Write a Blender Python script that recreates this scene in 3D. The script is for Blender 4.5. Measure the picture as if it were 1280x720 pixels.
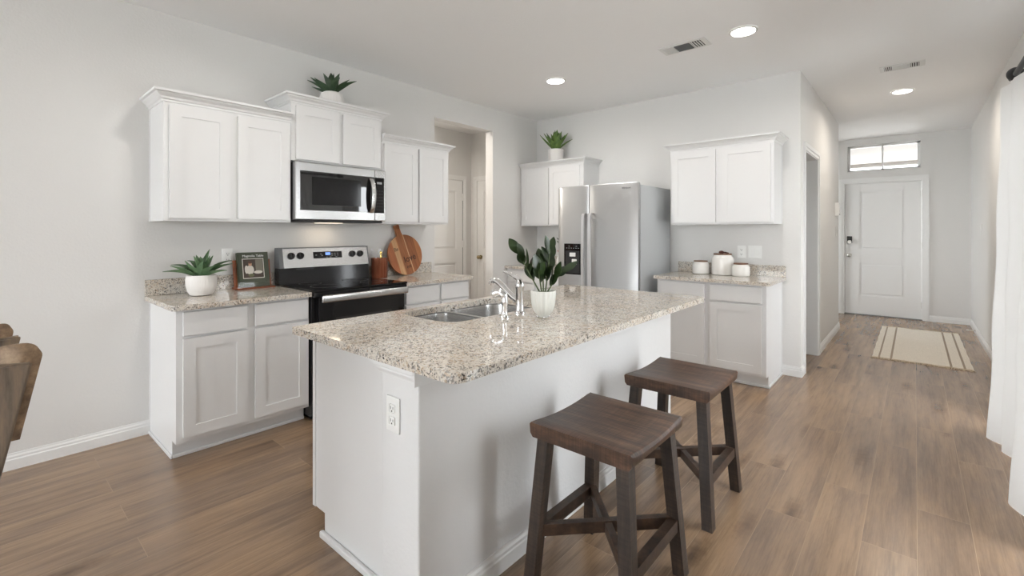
import bpy, bmesh, math, random
from mathutils import Vector, Matrix
PI = math.pi
C = bpy.context.scene.collection
for o in list(bpy.data.objects): bpy.data.objects.remove(o)

# ------------------------------------------------------------------ camera, world, exposure
cam = bpy.data.cameras.new('camera'); camo = bpy.data.objects.new('camera', cam); C.objects.link(camo)
camo.location = (0, 0, 1.3045); camo.rotation_euler = (PI/2, 0, math.radians(40.8144))
cam.sensor_width = 36; cam.lens = 36*582.54/1280; cam.shift_y = -(360-289.07)/1280; cam.clip_start = .02
bpy.context.scene.camera = camo
S = bpy.context.scene
S.view_settings.view_transform = 'Standard'; S.view_settings.look = 'None'
S.view_settings.gamma = 1; S.view_settings.use_curve_mapping = False
S.view_settings.exposure = -0.08
SKY = 12.3          # daylight
DOWN = 8.5        # watts of each ceiling downlight
w = bpy.data.worlds.new('sky'); S.world = w; w.use_nodes = True
w.node_tree.nodes['Background'].inputs[0].default_value = (.93, .97, 1, 1)
w.node_tree.nodes['Background'].inputs[1].default_value = SKY
def portal(name, loc, rot, sx, sy):
    l = bpy.data.lights.new(name, 'AREA'); l.shape = 'RECTANGLE'; l.size = sx; l.size_y = sy; l.cycles.is_portal = True
    o = bpy.data.objects.new(name, l); C.objects.link(o); o.location = loc; o.rotation_euler = rot
# room dimensions
XL, YB, XC, YD, XR, H, YR = -3.744, 4.837, -.77, 9.054, .597, 2.743, -6.4
YH = 7.6; XF = -2.6; XU = -4.973; TW = .115
portal('patio_daylight', (XR+.1, 3.6, 1.07), (0, PI/2, 0), 2.14, 2.2)
portal('side_fill_daylight', (XR+.1, -2.25, 1.5), (0, PI/2, 0), 1.2, .7)  # portal of the added side window
portal('rear_fill_daylight', (-1.95, YR-.1, 1.35), (PI/2, 0, 0), 4.9, 2.5)  # portal of the unseen rear window that gives fill light
portal('foyer_daylight', (XF-.1, 8.35, 1.4), (0, -PI/2, 0), 1.9, .9)

# ------------------------------------------------------------------ materials
def mat(name, col, rough=.5, metal=0, **kw):
    m = bpy.data.materials.new(name); m.use_nodes = True
    b = m.node_tree.nodes['Principled BSDF']
    b.inputs['Base Color'].default_value = (*col, 1); b.inputs['Roughness'].default_value = rough; b.inputs['Metallic'].default_value = metal
    for k, v in kw.items(): b.inputs[k].default_value = v
    return m
class NT:
    def __init__(s, m): s.t = m.node_tree; s.b = s.t.nodes['Principled BSDF']
    def n(s, typ, **kw):
        x = s.t.nodes.new(typ)
        for k, v in kw.items():
            if k in x.inputs: x.inputs[k].default_value = v
            else: setattr(x, k, v)
        return x
    def l(s, a, b): s.t.links.new(a, b)
    def coord(s, scale=(1, 1, 1), loc=(0, 0, 0), rot=(0, 0, 0)):
        c = s.n('ShaderNodeTexCoord'); m = s.n('ShaderNodeMapping')
        m.inputs['Scale'].default_value = scale; m.inputs['Location'].default_value = loc; m.inputs['Rotation'].default_value = rot
        s.l(c.outputs['Object'], m.inputs['Vector']); return m.outputs[0]
    def noise(s, vec, scale, detail=3, rough=.5):
        x = s.n('ShaderNodeTexNoise'); x.inputs['Scale'].default_value = scale; x.inputs['Detail'].default_value = detail; x.inputs['Roughness'].default_value = rough
        s.l(vec, x.inputs['Vector']); return x.outputs['Fac']
    def ramp(s, fac, stops, interp='LINEAR'):
        x = s.n('ShaderNodeValToRGB'); x.color_ramp.interpolation = interp
        e = x.color_ramp.elements
        while len(e) < len(stops): e.new(.5)
        for i, (p, c) in enumerate(stops): e[i].position = p; e[i].color = (*c, 1) if len(c) == 3 else c
        s.l(fac, x.inputs[0]); return x.outputs[0]
    def mix(s, a, b, fac, blend='MIX'):
        x = s.n('ShaderNodeMix'); x.data_type = 'RGBA'; x.blend_type = blend
        for v, k in ((fac, 0), (a, 6), (b, 7)):
            if isinstance(v, (int, float)): x.inputs[k].default_value = v
            elif isinstance(v, tuple): x.inputs[k].default_value = (*v, 1)
            else: s.l(v, x.inputs[k])
        return x.outputs[2]
    def bump(s, h, strength, dist):
        x = s.n('ShaderNodeBump'); x.inputs['Strength'].default_value = strength; x.inputs['Distance'].default_value = dist
        s.l(h, x.inputs['Height']); s.l(x.outputs[0], s.b.inputs['Normal'])
def g3(v): return (v, v, v)
def srgb(r, g, b):
    f = lambda c: (c/255/12.92 if c/255 <= .04045 else ((c/255+.055)/1.055)**2.4)
    return (f(r), f(g), f(b))

def paint(name, col, rough=.6, b=.25):
    m = mat(name, col, rough); t = NT(m); t.bump(t.noise(t.coord(), 70, 2), b, .004); return m
M = {}
M['wall'] = paint('wall_paint', srgb(226, 225, 223))
M['ceil'] = paint('ceiling_paint', srgb(246, 246, 246), .8)
M['trim'] = mat('white_trim', srgb(236, 236, 235), .35)
M['cab'] = mat('white_cabinet_paint', srgb(230, 230, 230), .32)
M['pony'] = paint('half_wall_paint', srgb(226, 226, 226), .55, .3)
M['steel'] = mat('brushed_steel', (.60, .60, .60), .26, 1)
t = NT(M['steel']); t.bump(t.noise(t.coord((2, 2, 260)), 3, 2), .05, .001)
M['steelv'] = mat('fridge_steel', (.50, .505, .51), .40, 1)
t = NT(M['steelv']); t.bump(t.noise(t.coord((2, 2, 200)), 3, 2), .06, .001)
M['handle'] = mat('fridge_handle_steel', (.78, .78, .79), .34, 1)
M['chrome'] = mat('chrome', (.85, .85, .86), .06, 1)
M['nickel'] = mat('satin_nickel', (.62, .60, .56), .28, 1)
M['brass'] = mat('aged_brass', (.42, .34, .2), .3, 1)
M['fgrey'] = mat('fridge_side_grey', srgb(186, 189, 191), .45)
M['black'] = mat('black_enamel', (.010, .010, .011), .09, 0, **{'Specular IOR Level': .35})
M['bglass'] = mat('black_glass', (.008, .008, .009), .04)
M['mwglass'] = mat('microwave_door_glass', (.012, .012, .013), .03, 0, **{'Specular IOR Level': .9})
M['mattblack'] = mat('matte_black', (.015, .015, .016), .5)
M['white'] = mat('white_plastic', srgb(240, 240, 238), .35)
M['dark'] = mat('dark_gap', (.03, .03, .03), .7)
M['grey'] = mat('vent_grey', srgb(120, 122, 124), .6)
M['vent'] = mat('vent_white', srgb(228, 228, 226), .5)
M['soil'] = mat('potting_soil', (.05, .035, .02), .9)
M['gold'] = mat('gold_metal', (.9, .66, .22), .18, 1)
M['whisk'] = mat('white_utensil', srgb(235, 235, 238), .4)
M['leather'] = mat('leather_tie', srgb(80, 38, 30), .6)
M['blue'] = mat('display_digits', (.02, .03, .1), .3, 0, **{'Emission Color': (.25, .45, 1, 1), 'Emission Strength': 1.2})
M['keys'] = mat('keypad_print', (.32, .33, .34), .5)
M['ringprint'] = mat('burner_print', (.09, .09, .092), .3)
M['keyfaint'] = mat('keypad_faint_print', (.10, .10, .11), .5)
M['logo'] = mat('dark_badge', (.05, .05, .055), .4)
M['orange'] = mat('orange_petals', srgb(190, 95, 50), .6)
M['terr'] = mat('exterior_soffit', srgb(186, 186, 184), .8)
M['brick'] = mat('exterior_brick', srgb(150, 128, 114), .9); M['slabc'] = mat('porch_concrete', srgb(150, 148, 144), .9)
M['lawn'] = mat('drive_concrete', srgb(206, 204, 200), .95)
M['ground'] = mat('bounce_ground', srgb(226, 225, 221), .9)  # unseen ground, made pale to bounce daylight onto the ceiling
m = bpy.data.materials.new('window_glass'); m.use_nodes = True; M['glass'] = m
t = m.node_tree; t.nodes.remove(t.nodes['Principled BSDF']); out = t.nodes['Material Output']
a = t.nodes.new('ShaderNodeBsdfTransparent'); b = t.nodes.new('ShaderNodeBsdfGlossy'); b.inputs['Roughness'].default_value = .02
f = t.nodes.new('ShaderNodeFresnel'); f.inputs[0].default_value = 1.35; x = t.nodes.new('ShaderNodeMixShader')
t.links.new(f.outputs[0], x.inputs[0]); t.links.new(a.outputs[0], x.inputs[1]); t.links.new(b.outputs[0], x.inputs[2]); t.links.new(x.outputs[0], out.inputs[0])
M['acrylic'] = m
def lamp_mat(name, col, s):
    m = mat(name, (1, 1, 1), .5); b = m.node_tree.nodes['Principled BSDF']
    b.inputs['Emission Color'].default_value = (*col, 1); b.inputs['Emission Strength'].default_value = s; return m
M['lens'] = lamp_mat('lit_lens', (1, .95, .87), 9)
M['warmlens'] = lamp_mat('warm_lit_lens', (1, .82, .6), 2)

# granite
M['granite'] = mat('speckled_granite', (.7, .6, .5), .07); t = NT(M['granite'])
c = t.coord()
patch = t.noise(c, 5, 4, .6); med = t.noise(c, 70, 3, .6)
base = t.ramp(med, [(.30, srgb(198, 190, 178)), (.45, srgb(218, 211, 200)), (.58, srgb(230, 225, 216)), (.72, srgb(204, 198, 188))])
base = t.mix(base, t.ramp(patch, [(.4, srgb(214, 210, 205)), (.6, srgb(206, 188, 168))]), .35)
v = t.n('ShaderNodeTexVoronoi'); v.inputs['Scale'].default_value = 265; v.inputs['Randomness'].default_value = 1
wv = t.n('ShaderNodeVectorMath'); wv.operation = 'ADD'
nn = t.n('ShaderNodeTexNoise'); nn.inputs['Scale'].default_value = 60; t.l(c, nn.inputs['Vector'])
sc = t.n('ShaderNodeVectorMath'); sc.operation = 'SCALE'; sc.inputs['Scale'].default_value = .012; t.l(nn.outputs['Color'], sc.inputs[0])
t.l(c, wv.inputs[0]); t.l(sc.outputs[0], wv.inputs[1]); t.l(wv.outputs[0], v.inputs['Vector'])
sep = t.n('ShaderNodeSeparateColor'); t.l(v.outputs['Color'], sep.inputs[0])
spk = t.ramp(sep.outputs[0], [(0, (1, 1, 1)), (.74, (1, 1, 1)), (.76, srgb(182, 180, 178)), (.84, srgb(128, 128, 130)), (.895, srgb(72, 72, 76)), (.985, srgb(42, 42, 46))], 'CONSTANT')
gate = t.ramp(t.noise(c, 30, 2), [(.36, g3(.25)), (.55, g3(1))])
col = t.mix(base, t.mix(base, spk, 1, 'MULTIPLY'), gate)
v2 = t.n('ShaderNodeTexVoronoi'); v2.inputs['Scale'].default_value = 130; t.l(wv.outputs[0], v2.inputs['Vector'])
sep2 = t.n('ShaderNodeSeparateColor'); t.l(v2.outputs['Color'], sep2.inputs[0])
col = t.mix(col, t.ramp(sep2.outputs[1], [(0, (1, 1, 1)), (.82, srgb(222, 204, 182)), (.90, srgb(186, 188, 194)), (.96, srgb(112, 112, 118))], 'CONSTANT'), .7, 'MULTIPLY')
t.l(col, t.b.inputs['Base Color'])

# floor planks run along Y
M['floor'] = mat('oak_plank_floor', (.3, .22, .16), .3, 0, **{'Specular IOR Level': .75}); t = NT(M['floor'])
c = t.n('ShaderNodeTexCoord'); mp = t.n('ShaderNodeMapping'); mp.inputs['Rotation'].default_value = (0, 0, -PI/2); mp.inputs['Location'].default_value = (-.46, -2.863+40*.1795, 0)
# rotate so that bricks lie along Y
t.l(c.outputs['Object'], mp.inputs['Vector'])
br = t.n('ShaderNodeTexBrick'); br.offset = .37; br.offset_frequency = 2; br.squash = 1
for k, v_ in {'Scale': 1, 'Mortar Size': .0012, 'Mortar Smooth': .3, 'Bias': 0, 'Brick Width': 1.22, 'Row Height': .1795}.items(): br.inputs[k].default_value = v_
br.inputs['Color1'].default_value = (0, 0, 0, 1); br.inputs['Color2'].default_value = (1, 1, 1, 1); br.inputs['Mortar'].default_value = (.5, .5, .5, 1)
t.l(mp.outputs[0], br.inputs['Vector'])
# shift the grain per plank
addv = t.n('ShaderNodeVectorMath'); addv.operation = 'MULTIPLY_ADD'; addv.inputs[1].default_value = (7, 3, 5); t.l(br.outputs['Color'], addv.inputs[0]); t.l(c.outputs['Object'], addv.inputs[2])
def stretched(sx, sy, scale, detail=4, rough=.6):
    q = t.n('ShaderNodeMapping'); q.inputs['Scale'].default_value = (sx, sy, 1); t.l(addv.outputs[0], q.inputs['Vector']); return t.noise(q.outputs[0], scale, detail, rough)
tone = t.ramp(br.outputs['Color'], [(0, srgb(116, 97, 82)), (.5, srgb(136, 114, 95)), (1, srgb(150, 128, 108))])
broad = stretched(3.0, .5, 1.7, 6, .68)
tone = t.mix(tone, t.ramp(broad, [(.30, srgb(88, 77, 69)), (.43, srgb(124, 105, 89)), (.55, srgb(144, 121, 99)), (.70, srgb(168, 142, 115))]), .62)
mid = stretched(17, .8, 1.8, 5, .7)
tone = t.mix(tone, t.ramp(mid, [(.30, g3(.66)), (.50, g3(1.0)), (.72, g3(1.16))]), .8, 'MULTIPLY')
fine = stretched(70, 2.2, 2.2, 4, .75)
tone = t.mix(tone, t.ramp(fine, [(.3, g3(.74)), (.6, g3(1.06))]), .65, 'MULTIPLY')
kq = t.n('ShaderNodeMapping'); kq.inputs['Scale'].default_value = (5.2, 1.35, 1); t.l(addv.outputs[0], kq.inputs['Vector'])
kv = t.n('ShaderNodeTexVoronoi'); kv.inputs['Scale'].default_value = 1.0; t.l(kq.outputs[0], kv.inputs['Vector'])
kd = t.n('ShaderNodeMath'); kd.operation = 'MULTIPLY_ADD'; kd.inputs[1].default_value = .16; t.l(t.noise(c.outputs['Object'], 26, 2), kd.inputs[0]); t.l(kv.outputs['Distance'], kd.inputs[2])
tone = t.mix(tone, t.ramp(kd.outputs[0], [(.10, srgb(120, 108, 100)), (.20, srgb(205, 198, 192)), (.34, (1, 1, 1))]), .8, 'MULTIPLY')
tone = t.mix(tone, srgb(172, 150, 126), t.ramp(br.outputs['Fac'], [(0, g3(0)), (1, g3(.55))]))
tone = t.mix(tone, (1.16, 1.10, 1.0), 1.0, 'MULTIPLY')
t.l(tone, t.b.inputs['Base Color'])
t.l(t.ramp(fine, [(.3, g3(.27)), (.7, g3(.24))]), t.b.inputs['Roughness'])
t.bump(br.outputs['Fac'], -.15, .001)

def wood(name, c0, c1, c2, sc=(18, 1.5, 18), rough=.5, scale=2.2, saw=None):
    m = mat(name, c1, rough); t = NT(m); v = t.coord(sc)
    n1 = t.noise(v, scale, 5, .65)
    col = t.ramp(n1, [(.30, c0), (.5, c1), (.72, c2)])
    if saw:
        n2 = t.noise(t.coord(saw), 2.5, 2, .5); col = t.mix(col, t.ramp(n2, [(.4, g3(.55)), (.6, g3(1.15))]), .55, 'MULTIPLY')
    t.l(col, t.b.inputs['Base Color']); t.bump(n1, .25, .002); return m
dk = [srgb(34, 24, 18), srgb(58, 42, 31), srgb(86, 62, 44)]
M['legwood'] = wood('dark_stained_leg_wood', srgb(36, 27, 21), srgb(54, 42, 34), srgb(80, 63, 50), (16, 16, 1.3), .48, 2.2, (3, 3, 60))
M['rungwood'] = wood('dark_stained_rung_wood', srgb(38, 27, 20), srgb(60, 44, 33), srgb(84, 62, 46), (9, 9, 9), .5)
m = M['seatwood'] = mat('dark_stained_seat_boards', dk[1], .42); t = NT(m)
v = t.coord((2.2, 26, 8)); n1 = t.noise(v, 2.2, 5, .7)
col = t.ramp(n1, [(.28, srgb(44, 30, 23)), (.5, srgb(80, 57, 43)), (.74, srgb(120, 88, 66))])
n2 = t.noise(t.coord((70, 2.5, 2)), 2.5, 2, .5); col = t.mix(col, t.ramp(n2, [(.38, g3(.58)), (.6, g3(1.15))]), .55, 'MULTIPLY')
n3 = t.noise(t.coord((3, 5, 3)), 1.6, 2, .5); col = t.mix(col, t.ramp(n3, [(.35, g3(.7)), (.65, g3(1.15))]), .8, 'MULTIPLY')
t.l(col, t.b.inputs['Base Color']); t.bump(n2, .25, .003)
M['chairwood'] = wood('weathered_chair_wood', srgb(92, 82, 72), srgb(128, 114, 100), srgb(156, 136, 112), (14, 14, 2.2), .6, 2.5)
M['chairrail'] = wood('weathered_brown_rail_wood', srgb(96, 76, 58), srgb(132, 108, 84), srgb(164, 138, 108), (3, 14, 14), .55, 2.5)
m = M['board'] = mat('acacia_board', (.3, .15, .06), .45); t = NT(m)
n1 = t.noise(t.coord((6, 34, 2)), 2, 4, .6)
sx = t.n('ShaderNodeSeparateXYZ'); t.l(t.coord(), sx.inputs[0])
mr = t.n('ShaderNodeMapRange'); mr.inputs['From Min'].default_value = -.19; mr.inputs['From Max'].default_value = .19; t.l(sx.outputs[1], mr.inputs[0])
strip = t.ramp(mr.outputs[0], [(0, srgb(176, 104, 60)), (.20, srgb(190, 126, 78)), (.21, srgb(204, 158, 112)), (.34, srgb(196, 140, 90)), (.36, srgb(158, 98, 56)), (.57, srgb(166, 102, 58)), (.58, srgb(220, 178, 132)), (.605, srgb(152, 92, 52)), (.85, srgb(176, 112, 66)), (1, srgb(158, 94, 54))], 'CONSTANT')
t.l(t.mix(strip, t.ramp(n1, [(.3, g3(.62)), (.7, g3(1.2))]), .8, 'MULTIPLY'), t.b.inputs['Base Color'])
M['standwood'] = wood('walnut_stand_wood', srgb(96, 46, 22), srgb(134, 70, 36), srgb(160, 92, 52), (20, 20, 2), .45)
M['lidwood'] = wood('lid_wood', srgb(90, 62, 46), srgb(124, 90, 68), srgb(148, 112, 86), (6, 30, 6), .5)
M['copper'] = wood('copper_crock_finish', srgb(96, 50, 34), srgb(140, 78, 56), srgb(176, 116, 88), (20, 20, 1), .3); M['copper'].node_tree.nodes['Principled BSDF'].inputs['Metallic'].default_value = .6
M['burn'] = mat('burnt_lettering', srgb(60, 32, 20), .6)

def leafmat(name, c0, c1, rough=.45):
    m = mat(name, c1, rough); t = NT(m); t.l(t.ramp(t.noise(t.coord(), 22, 3), [(.3, c0), (.7, c1)]), t.b.inputs['Base Color']); return m
M['agave'] = leafmat('agave_leaf', srgb(58, 88, 58), srgb(102, 132, 92))
M['agave_dark'] = leafmat('dark_agave_leaf', srgb(36, 56, 38), srgb(66, 90, 60))
M['agave_lime'] = leafmat('green_agave_leaf', srgb(62, 90, 40), srgb(104, 132, 62))
M['zz'] = leafmat('glossy_dark_leaf', srgb(22, 36, 20), srgb(52, 70, 36), .3)
M['stem'] = mat('plant_stem', srgb(84, 98, 62), .5)
M['potwhite'] = mat('white_ceramic', srgb(236, 233, 230), .5)
t = NT(M['potwhite']); t.bump(t.noise(t.coord((60, 60, 6)), 1.5, 3), .5, .006)
M['glaze'] = mat('white_glazed_ceramic', srgb(238, 236, 232), .22)
M['celadon'] = mat('pale_celadon_ceramic', srgb(226, 227, 221), .3)
m = M['book'] = mat('green_book_cloth', srgb(66, 72, 52), .5)
M['page'] = mat('book_pages', srgb(230, 224, 210), .7)
M['linen'] = m = mat('linen_curtain', srgb(240, 240, 239), .85); t = NT(m)
n1 = t.noise(t.coord((220, 220, 220)), 3, 2); t.bump(n1, .25, .001)
tr = t.n('ShaderNodeBsdfTranslucent'); tr.inputs[0].default_value = (*srgb(240, 240, 240), 1); ms = t.n('ShaderNodeMixShader'); ms.inputs[0].default_value = .2
t.l(t.b.outputs[0], ms.inputs[1]); t.l(tr.outputs[0], ms.inputs[2]); t.l(ms.outputs[0], t.t.nodes['Material Output'].inputs[0])
# woven rug
m = M['rug'] = mat('woven_rug', srgb(222, 208, 186), .95); t = NT(m)
sx = t.n('ShaderNodeSeparateXYZ'); t.l(t.coord(), sx.inputs[0])
mr = t.n('ShaderNodeMapRange'); mr.inputs['From Min'].default_value = -.378; mr.inputs['From Max'].default_value = .378; t.l(sx.outputs[0], mr.inputs[0])
cr, st = srgb(232, 224, 211), srgb(158, 143, 126)
stp = t.ramp(mr.outputs[0], [(0, cr), (.065, st), (.085, cr), (.19, st), (.212, cr), (.785, st), (.807, cr), (.91, st), (.93, cr)], 'CONSTANT')
n1 = t.noise(t.coord((90, 30, 90)), 2, 2)
t.l(t.mix(stp, t.ramp(n1, [(.3, g3(.82)), (.7, g3(1.08))]), 1, 'MULTIPLY'), t.b.inputs['Base Color']); t.bump(n1, .5, .006)
M['fringe'] = mat('rug_fringe', srgb(204, 186, 162), .95)

# ------------------------------------------------------------------ mesh helpers
def origin(o):
    v = Vector((0, 0, 0))
    while o: v += o.location; o = o.parent
    return v
class MB:
    def __init__(s): s.m = bmesh.new()
    def box(s, x0, x1, y0, y1, z0, z1, bev=0, seg=2):
        r = bmesh.ops.create_cube(s.m, size=1); vs = r['verts']
        bmesh.ops.scale(s.m, verts=vs, vec=(abs(x1-x0), abs(y1-y0), abs(z1-z0)))
        bmesh.ops.translate(s.m, verts=vs, vec=((x0+x1)/2, (y0+y1)/2, (z0+z1)/2))
        if bev:
            es = list({e for v in vs for e in v.link_edges})
            bmesh.ops.bevel(s.m, geom=es, offset=bev, segments=seg, profile=.5, affect='EDGES')
        return s
    def hexa(s, p):       # eight corners: bottom ring of four, top ring of four
        v = [s.m.verts.new(q) for q in p]
        for f in ((0, 3, 2, 1), (4, 5, 6, 7), (0, 1, 5, 4), (1, 2, 6, 5), (2, 3, 7, 6), (3, 0, 4, 7)): s.m.faces.new([v[i] for i in f])
        return s
    def bar(s, a, b, w_, h_, up=(0, 0, 1)):   # square bar from a to b
        a, b = Vector(a), Vector(b); d = (b-a).normalized(); r = d.cross(Vector(up)).normalized(); u = r.cross(d)
        pts = []
        for q in (a, b): pts += [q-r*w_/2-u*h_/2, q+r*w_/2-u*h_/2, q+r*w_/2+u*h_/2, q-r*w_/2+u*h_/2]
        return s.hexa(pts)
    def rings(s, rings, cap0=True, cap1=True, closed=True):
        R = [[s.m.verts.new(p) for p in r] for r in rings]
        n = len(R[0])
        for a, b in zip(R, R[1:]):
            for i in range(n if closed else n-1):
                j = (i+1) % n
                s.m.faces.new((a[i], a[j], b[j], b[i]))
        if cap0: s.m.faces.new(R[0][::-1])
        if cap1: s.m.faces.new(R[-1])
        return s
    def lathe(s, c, prof, seg=32, rf=None, cap0=True, cap1=True):
        rr = []
        for r, z in prof:
            rr.append([(c[0]+r*(rf(2*PI*i/seg, z) if rf else 1)*math.cos(2*PI*i/seg), c[1]+r*(rf(2*PI*i/seg, z) if rf else 1)*math.sin(2*PI*i/seg), c[2]+z) for i in range(seg)])
        return s.rings(rr, cap0, cap1)
    def tube(s, pts, r, seg=12):
        pts = [Vector(p) for p in pts]; n = len(pts); rad = r if isinstance(r, (list, tuple)) else [r]*n
        rr = []; prev = None
        for i, p in enumerate(pts):
            d = (pts[min(i+1, n-1)]-pts[max(i-1, 0)]).normalized()
            if prev is None: u = d.cross(Vector((.3, .2, 1)) if abs(d.z) < .95 else Vector((1, 0, 0))).normalized()
            else: u = (prev-d*prev.dot(d)).normalized()
            prev = u; v = d.cross(u)
            rr.append([p+u*rad[i]*math.cos(2*PI*k/seg)+v*rad[i]*math.sin(2*PI*k/seg) for k in range(seg)])
        return s.rings(rr)
    def cyl(s, a, b, r, seg=24): return s.tube([a, b], r, seg)
    def sphere(s, c, r, sz=(1, 1, 1), u=20, v=12):
        q = bmesh.ops.create_uvsphere(s.m, u_segments=u, v_segments=v, radius=r)['verts']
        bmesh.ops.scale(s.m, verts=q, vec=sz); bmesh.ops.translate(s.m, verts=q, vec=c); return s
    def poly(s, outer, holes, z0, z1):   # slab with holes
        es = []; loops = []
        for lp in [outer]+holes:
            vs = [s.m.verts.new((x, y, z1)) for x, y in lp]; loops.append(vs)
            es += [s.m.edges.new((vs[i], vs[(i+1) % len(vs)])) for i in range(len(vs))]
        fs = [f for f in bmesh.ops.triangle_fill(s.m, edges=es, use_beauty=True, use_dissolve=False)['geom'] if isinstance(f, bmesh.types.BMFace)]
        low = {}
        for lp in loops:
            for v in lp: low[v] = s.m.verts.new((v.co.x, v.co.y, z0))
        for f in fs: s.m.faces.new([low[v] for v in f.verts][::-1])
        for lp in loops:
            for i in range(len(lp)):
                a, b = lp[i], lp[(i+1) % len(lp)]; s.m.faces.new((a, b, low[b], low[a]))
        return s
    def xform(s, mat_):
        bmesh.ops.transform(s.m, matrix=mat_, verts=s.m.verts); return s
    def build(s, name, m, parent=None, smooth=False, world=True, label=None):
        bmesh.ops.recalc_face_normals(s.m, faces=s.m.faces)
        if parent and world: bmesh.ops.translate(s.m, verts=s.m.verts, vec=-origin(parent))
        me = bpy.data.meshes.new(name); s.m.to_mesh(me); s.m.free()
        if smooth:
            for p in me.polygons: p.use_smooth = True
            try: me.set_sharp_from_angle(angle=math.radians(38))
            except Exception: pass
        me.materials.append(M[m]); o = bpy.data.objects.new(name, me); C.objects.link(o)
        if parent: o.parent = parent
        if label: o['label'] = label
        return o
def thing(name, label, cat, loc, group=None, rz=0):
    o = bpy.data.objects.new(name, None); o.empty_display_size = .1; C.objects.link(o); o.location = loc; o.rotation_euler = (0, 0, rz)
    tag(o, label, cat, group); return o
def tag(o, label, cat, group=None):
    o['label'] = label; o['category'] = cat
    if group: o['group'] = group
    return o
def struct(name, mb, m, parent=None, smooth=False):
    o = mb.build(name, m, parent, smooth)
    if not parent: o['kind'] = 'structure'
    return o
def dup(o, parent=None):
    c = o.copy(); C.objects.link(c); c.parent = parent
    for ch in o.children: dup(ch, c)
    return c
def text_mesh(body, size, ext, name, m, parent, mw, label=None):
    cu = bpy.data.curves.new(name, 'FONT'); cu.body = body; cu.size = size; cu.extrude = ext; cu.align_x = 'CENTER'; cu.align_y = 'CENTER'
    o = bpy.data.objects.new('tmp', cu); C.objects.link(o)
    dg = bpy.context.evaluated_depsgraph_get(); me = bpy.data.meshes.new_from_object(o.evaluated_get(dg))
    bpy.data.objects.remove(o); me.transform(mw)
    if parent: me.transform(Matrix.Translation(-origin(parent)))
    me.materials.clear(); me.materials.append(M[m]); me.name = name
    q = bpy.data.objects.new(name, me); C.objects.link(q); q.parent = parent
    if label: q['label'] = label
    return q
def rrect(x0, x1, y0, y1, r, n=8):
    r = r if isinstance(r, (list, tuple)) else [r]*4
    out = []
    for (cx, cy, a0), q in zip(((x1, y0, -PI/2), (x1, y1, 0), (x0, y1, PI/2), (x0, y0, PI)), r):
        sx_ = -1 if cx == x1 else 1; sy_ = 1 if cy == y0 else -1
        if q <= 0: out.append((cx, cy)); continue
        for i in range(n+1):
            a = a0+PI/2*i/n; out.append((cx+sx_*q+q*math.cos(a), cy+sy_*q+q*math.sin(a)))
    return out
def smooth_path(pts, k=6):     # Catmull-Rom
    P = [Vector(p) for p in pts]; P = [P[0]*2-P[1]]+P+[P[-1]*2-P[-2]]; out = []
    for i in range(1, len(P)-2):
        for j in range(k):
            t_ = j/k; a, b, c_, d = P[i-1], P[i], P[i+1], P[i+2]
            out.append(.5*((2*b)+(c_-a)*t_+(2*a-5*b+4*c_-d)*t_*t_+(3*b-a-3*c_+d)*t_**3))
    out.append(P[-2]); return out

# ------------------------------------------------------------------ setting
struct('floor', MB().box(-5.2, XR+.15, YR-.15, 9.3, -.1, 0), 'floor')
struct('ceiling', MB().box(-5.2, XR+.15, YR-.15, 9.3, H, H+.15), 'ceil')
OY0, OY1, OZ = 3.112, 3.99, 2.48
mb = MB(); mb.box(XL-TW, XL, YR, OY0, 0, H); mb.box(XL-TW, XL, OY0, OY1, OZ, H); mb.box(XL-TW, XL, OY1, YB, 0, H)
struct('wall_left', mb, 'wall')
struct('wall_back', MB().box(XU-TW, XC, YB, YB+TW, 0, H), 'wall')
HY0, HY1, HZ = 5.04, 5.80, 2.06
mb = MB(); mb.box(XC-TW, XC, YB+TW, HY0, 0, H); mb.box(XC-TW, XC, HY0, HY1, HZ, H); mb.box(XC-TW, XC, HY1, YH, 0, H)
struct('wall_hall', mb, 'wall')
struct('wall_foyer', MB().box(-2.75, XC-TW, YH-TW, YH, 0, H), 'wall')
mb = MB(); mb.box(XF-TW, XF, YH, 7.9, 0, H); mb.box(XF-TW, XF, 8.8, YD, 0, H); mb.box(XF-TW, XF, 7.9, 8.8, 0, .45); mb.box(XF-TW, XF, 7.9, 8.8, 2.35, H)
struct('wall_foyer_end', mb, 'wall')
struct('wall_side_room', MB().box(-2.9, -2.785, YB+TW, YH, 0, H), 'wall')
struct('wall_utility', MB().box(XU-TW, XU, 2.3, YB, 0, H), 'wall')
struct('wall_utility_end', MB().box(XU, XL-TW, 2.3, 2.3+TW, 0, H), 'wall')
DX0, DX1, DZ = -.8356, .0784, 2.045
TX0, TX1, TZ0, TZ1 = -.803, .064, 2.24, 2.64
mb = MB(); T = YD+.14
mb.box(XF-TW, DX0-.012, YD, T, 0, TZ0); mb.box(DX1+.012, XR+.115, YD, T, 0, TZ0); mb.box(DX0-.012, DX1+.012, YD, T, DZ+.012, TZ0)
mb.box(XF-TW, TX0, YD, T, TZ0, TZ1); mb.box(TX1, XR+.115, YD, T, TZ0, TZ1); mb.box(XF-TW, XR+.115, YD, T, TZ1, H)
struct('wall_entry', mb, 'wall')
PY0, PY1, PZ = 2.25, 4.7, 2.15
WY0, WY1, WZ0, WZ1 = -2.6, -1.9, .9, 2.1
mb = MB(); mb.box(XR, XR+TW, YR, WY0, 0, H); mb.box(XR, XR+TW, WY1, PY0, 0, H); mb.box(XR, XR+TW, WY0, WY1, 0, WZ0); mb.box(XR, XR+TW, WY0, WY1, WZ1, H); mb.box(XR, XR+TW, PY1, YD, 0, H); mb.box(XR, XR+TW, PY0, PY1, PZ, H)
struct('wall_right', mb, 'wall')
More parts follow.
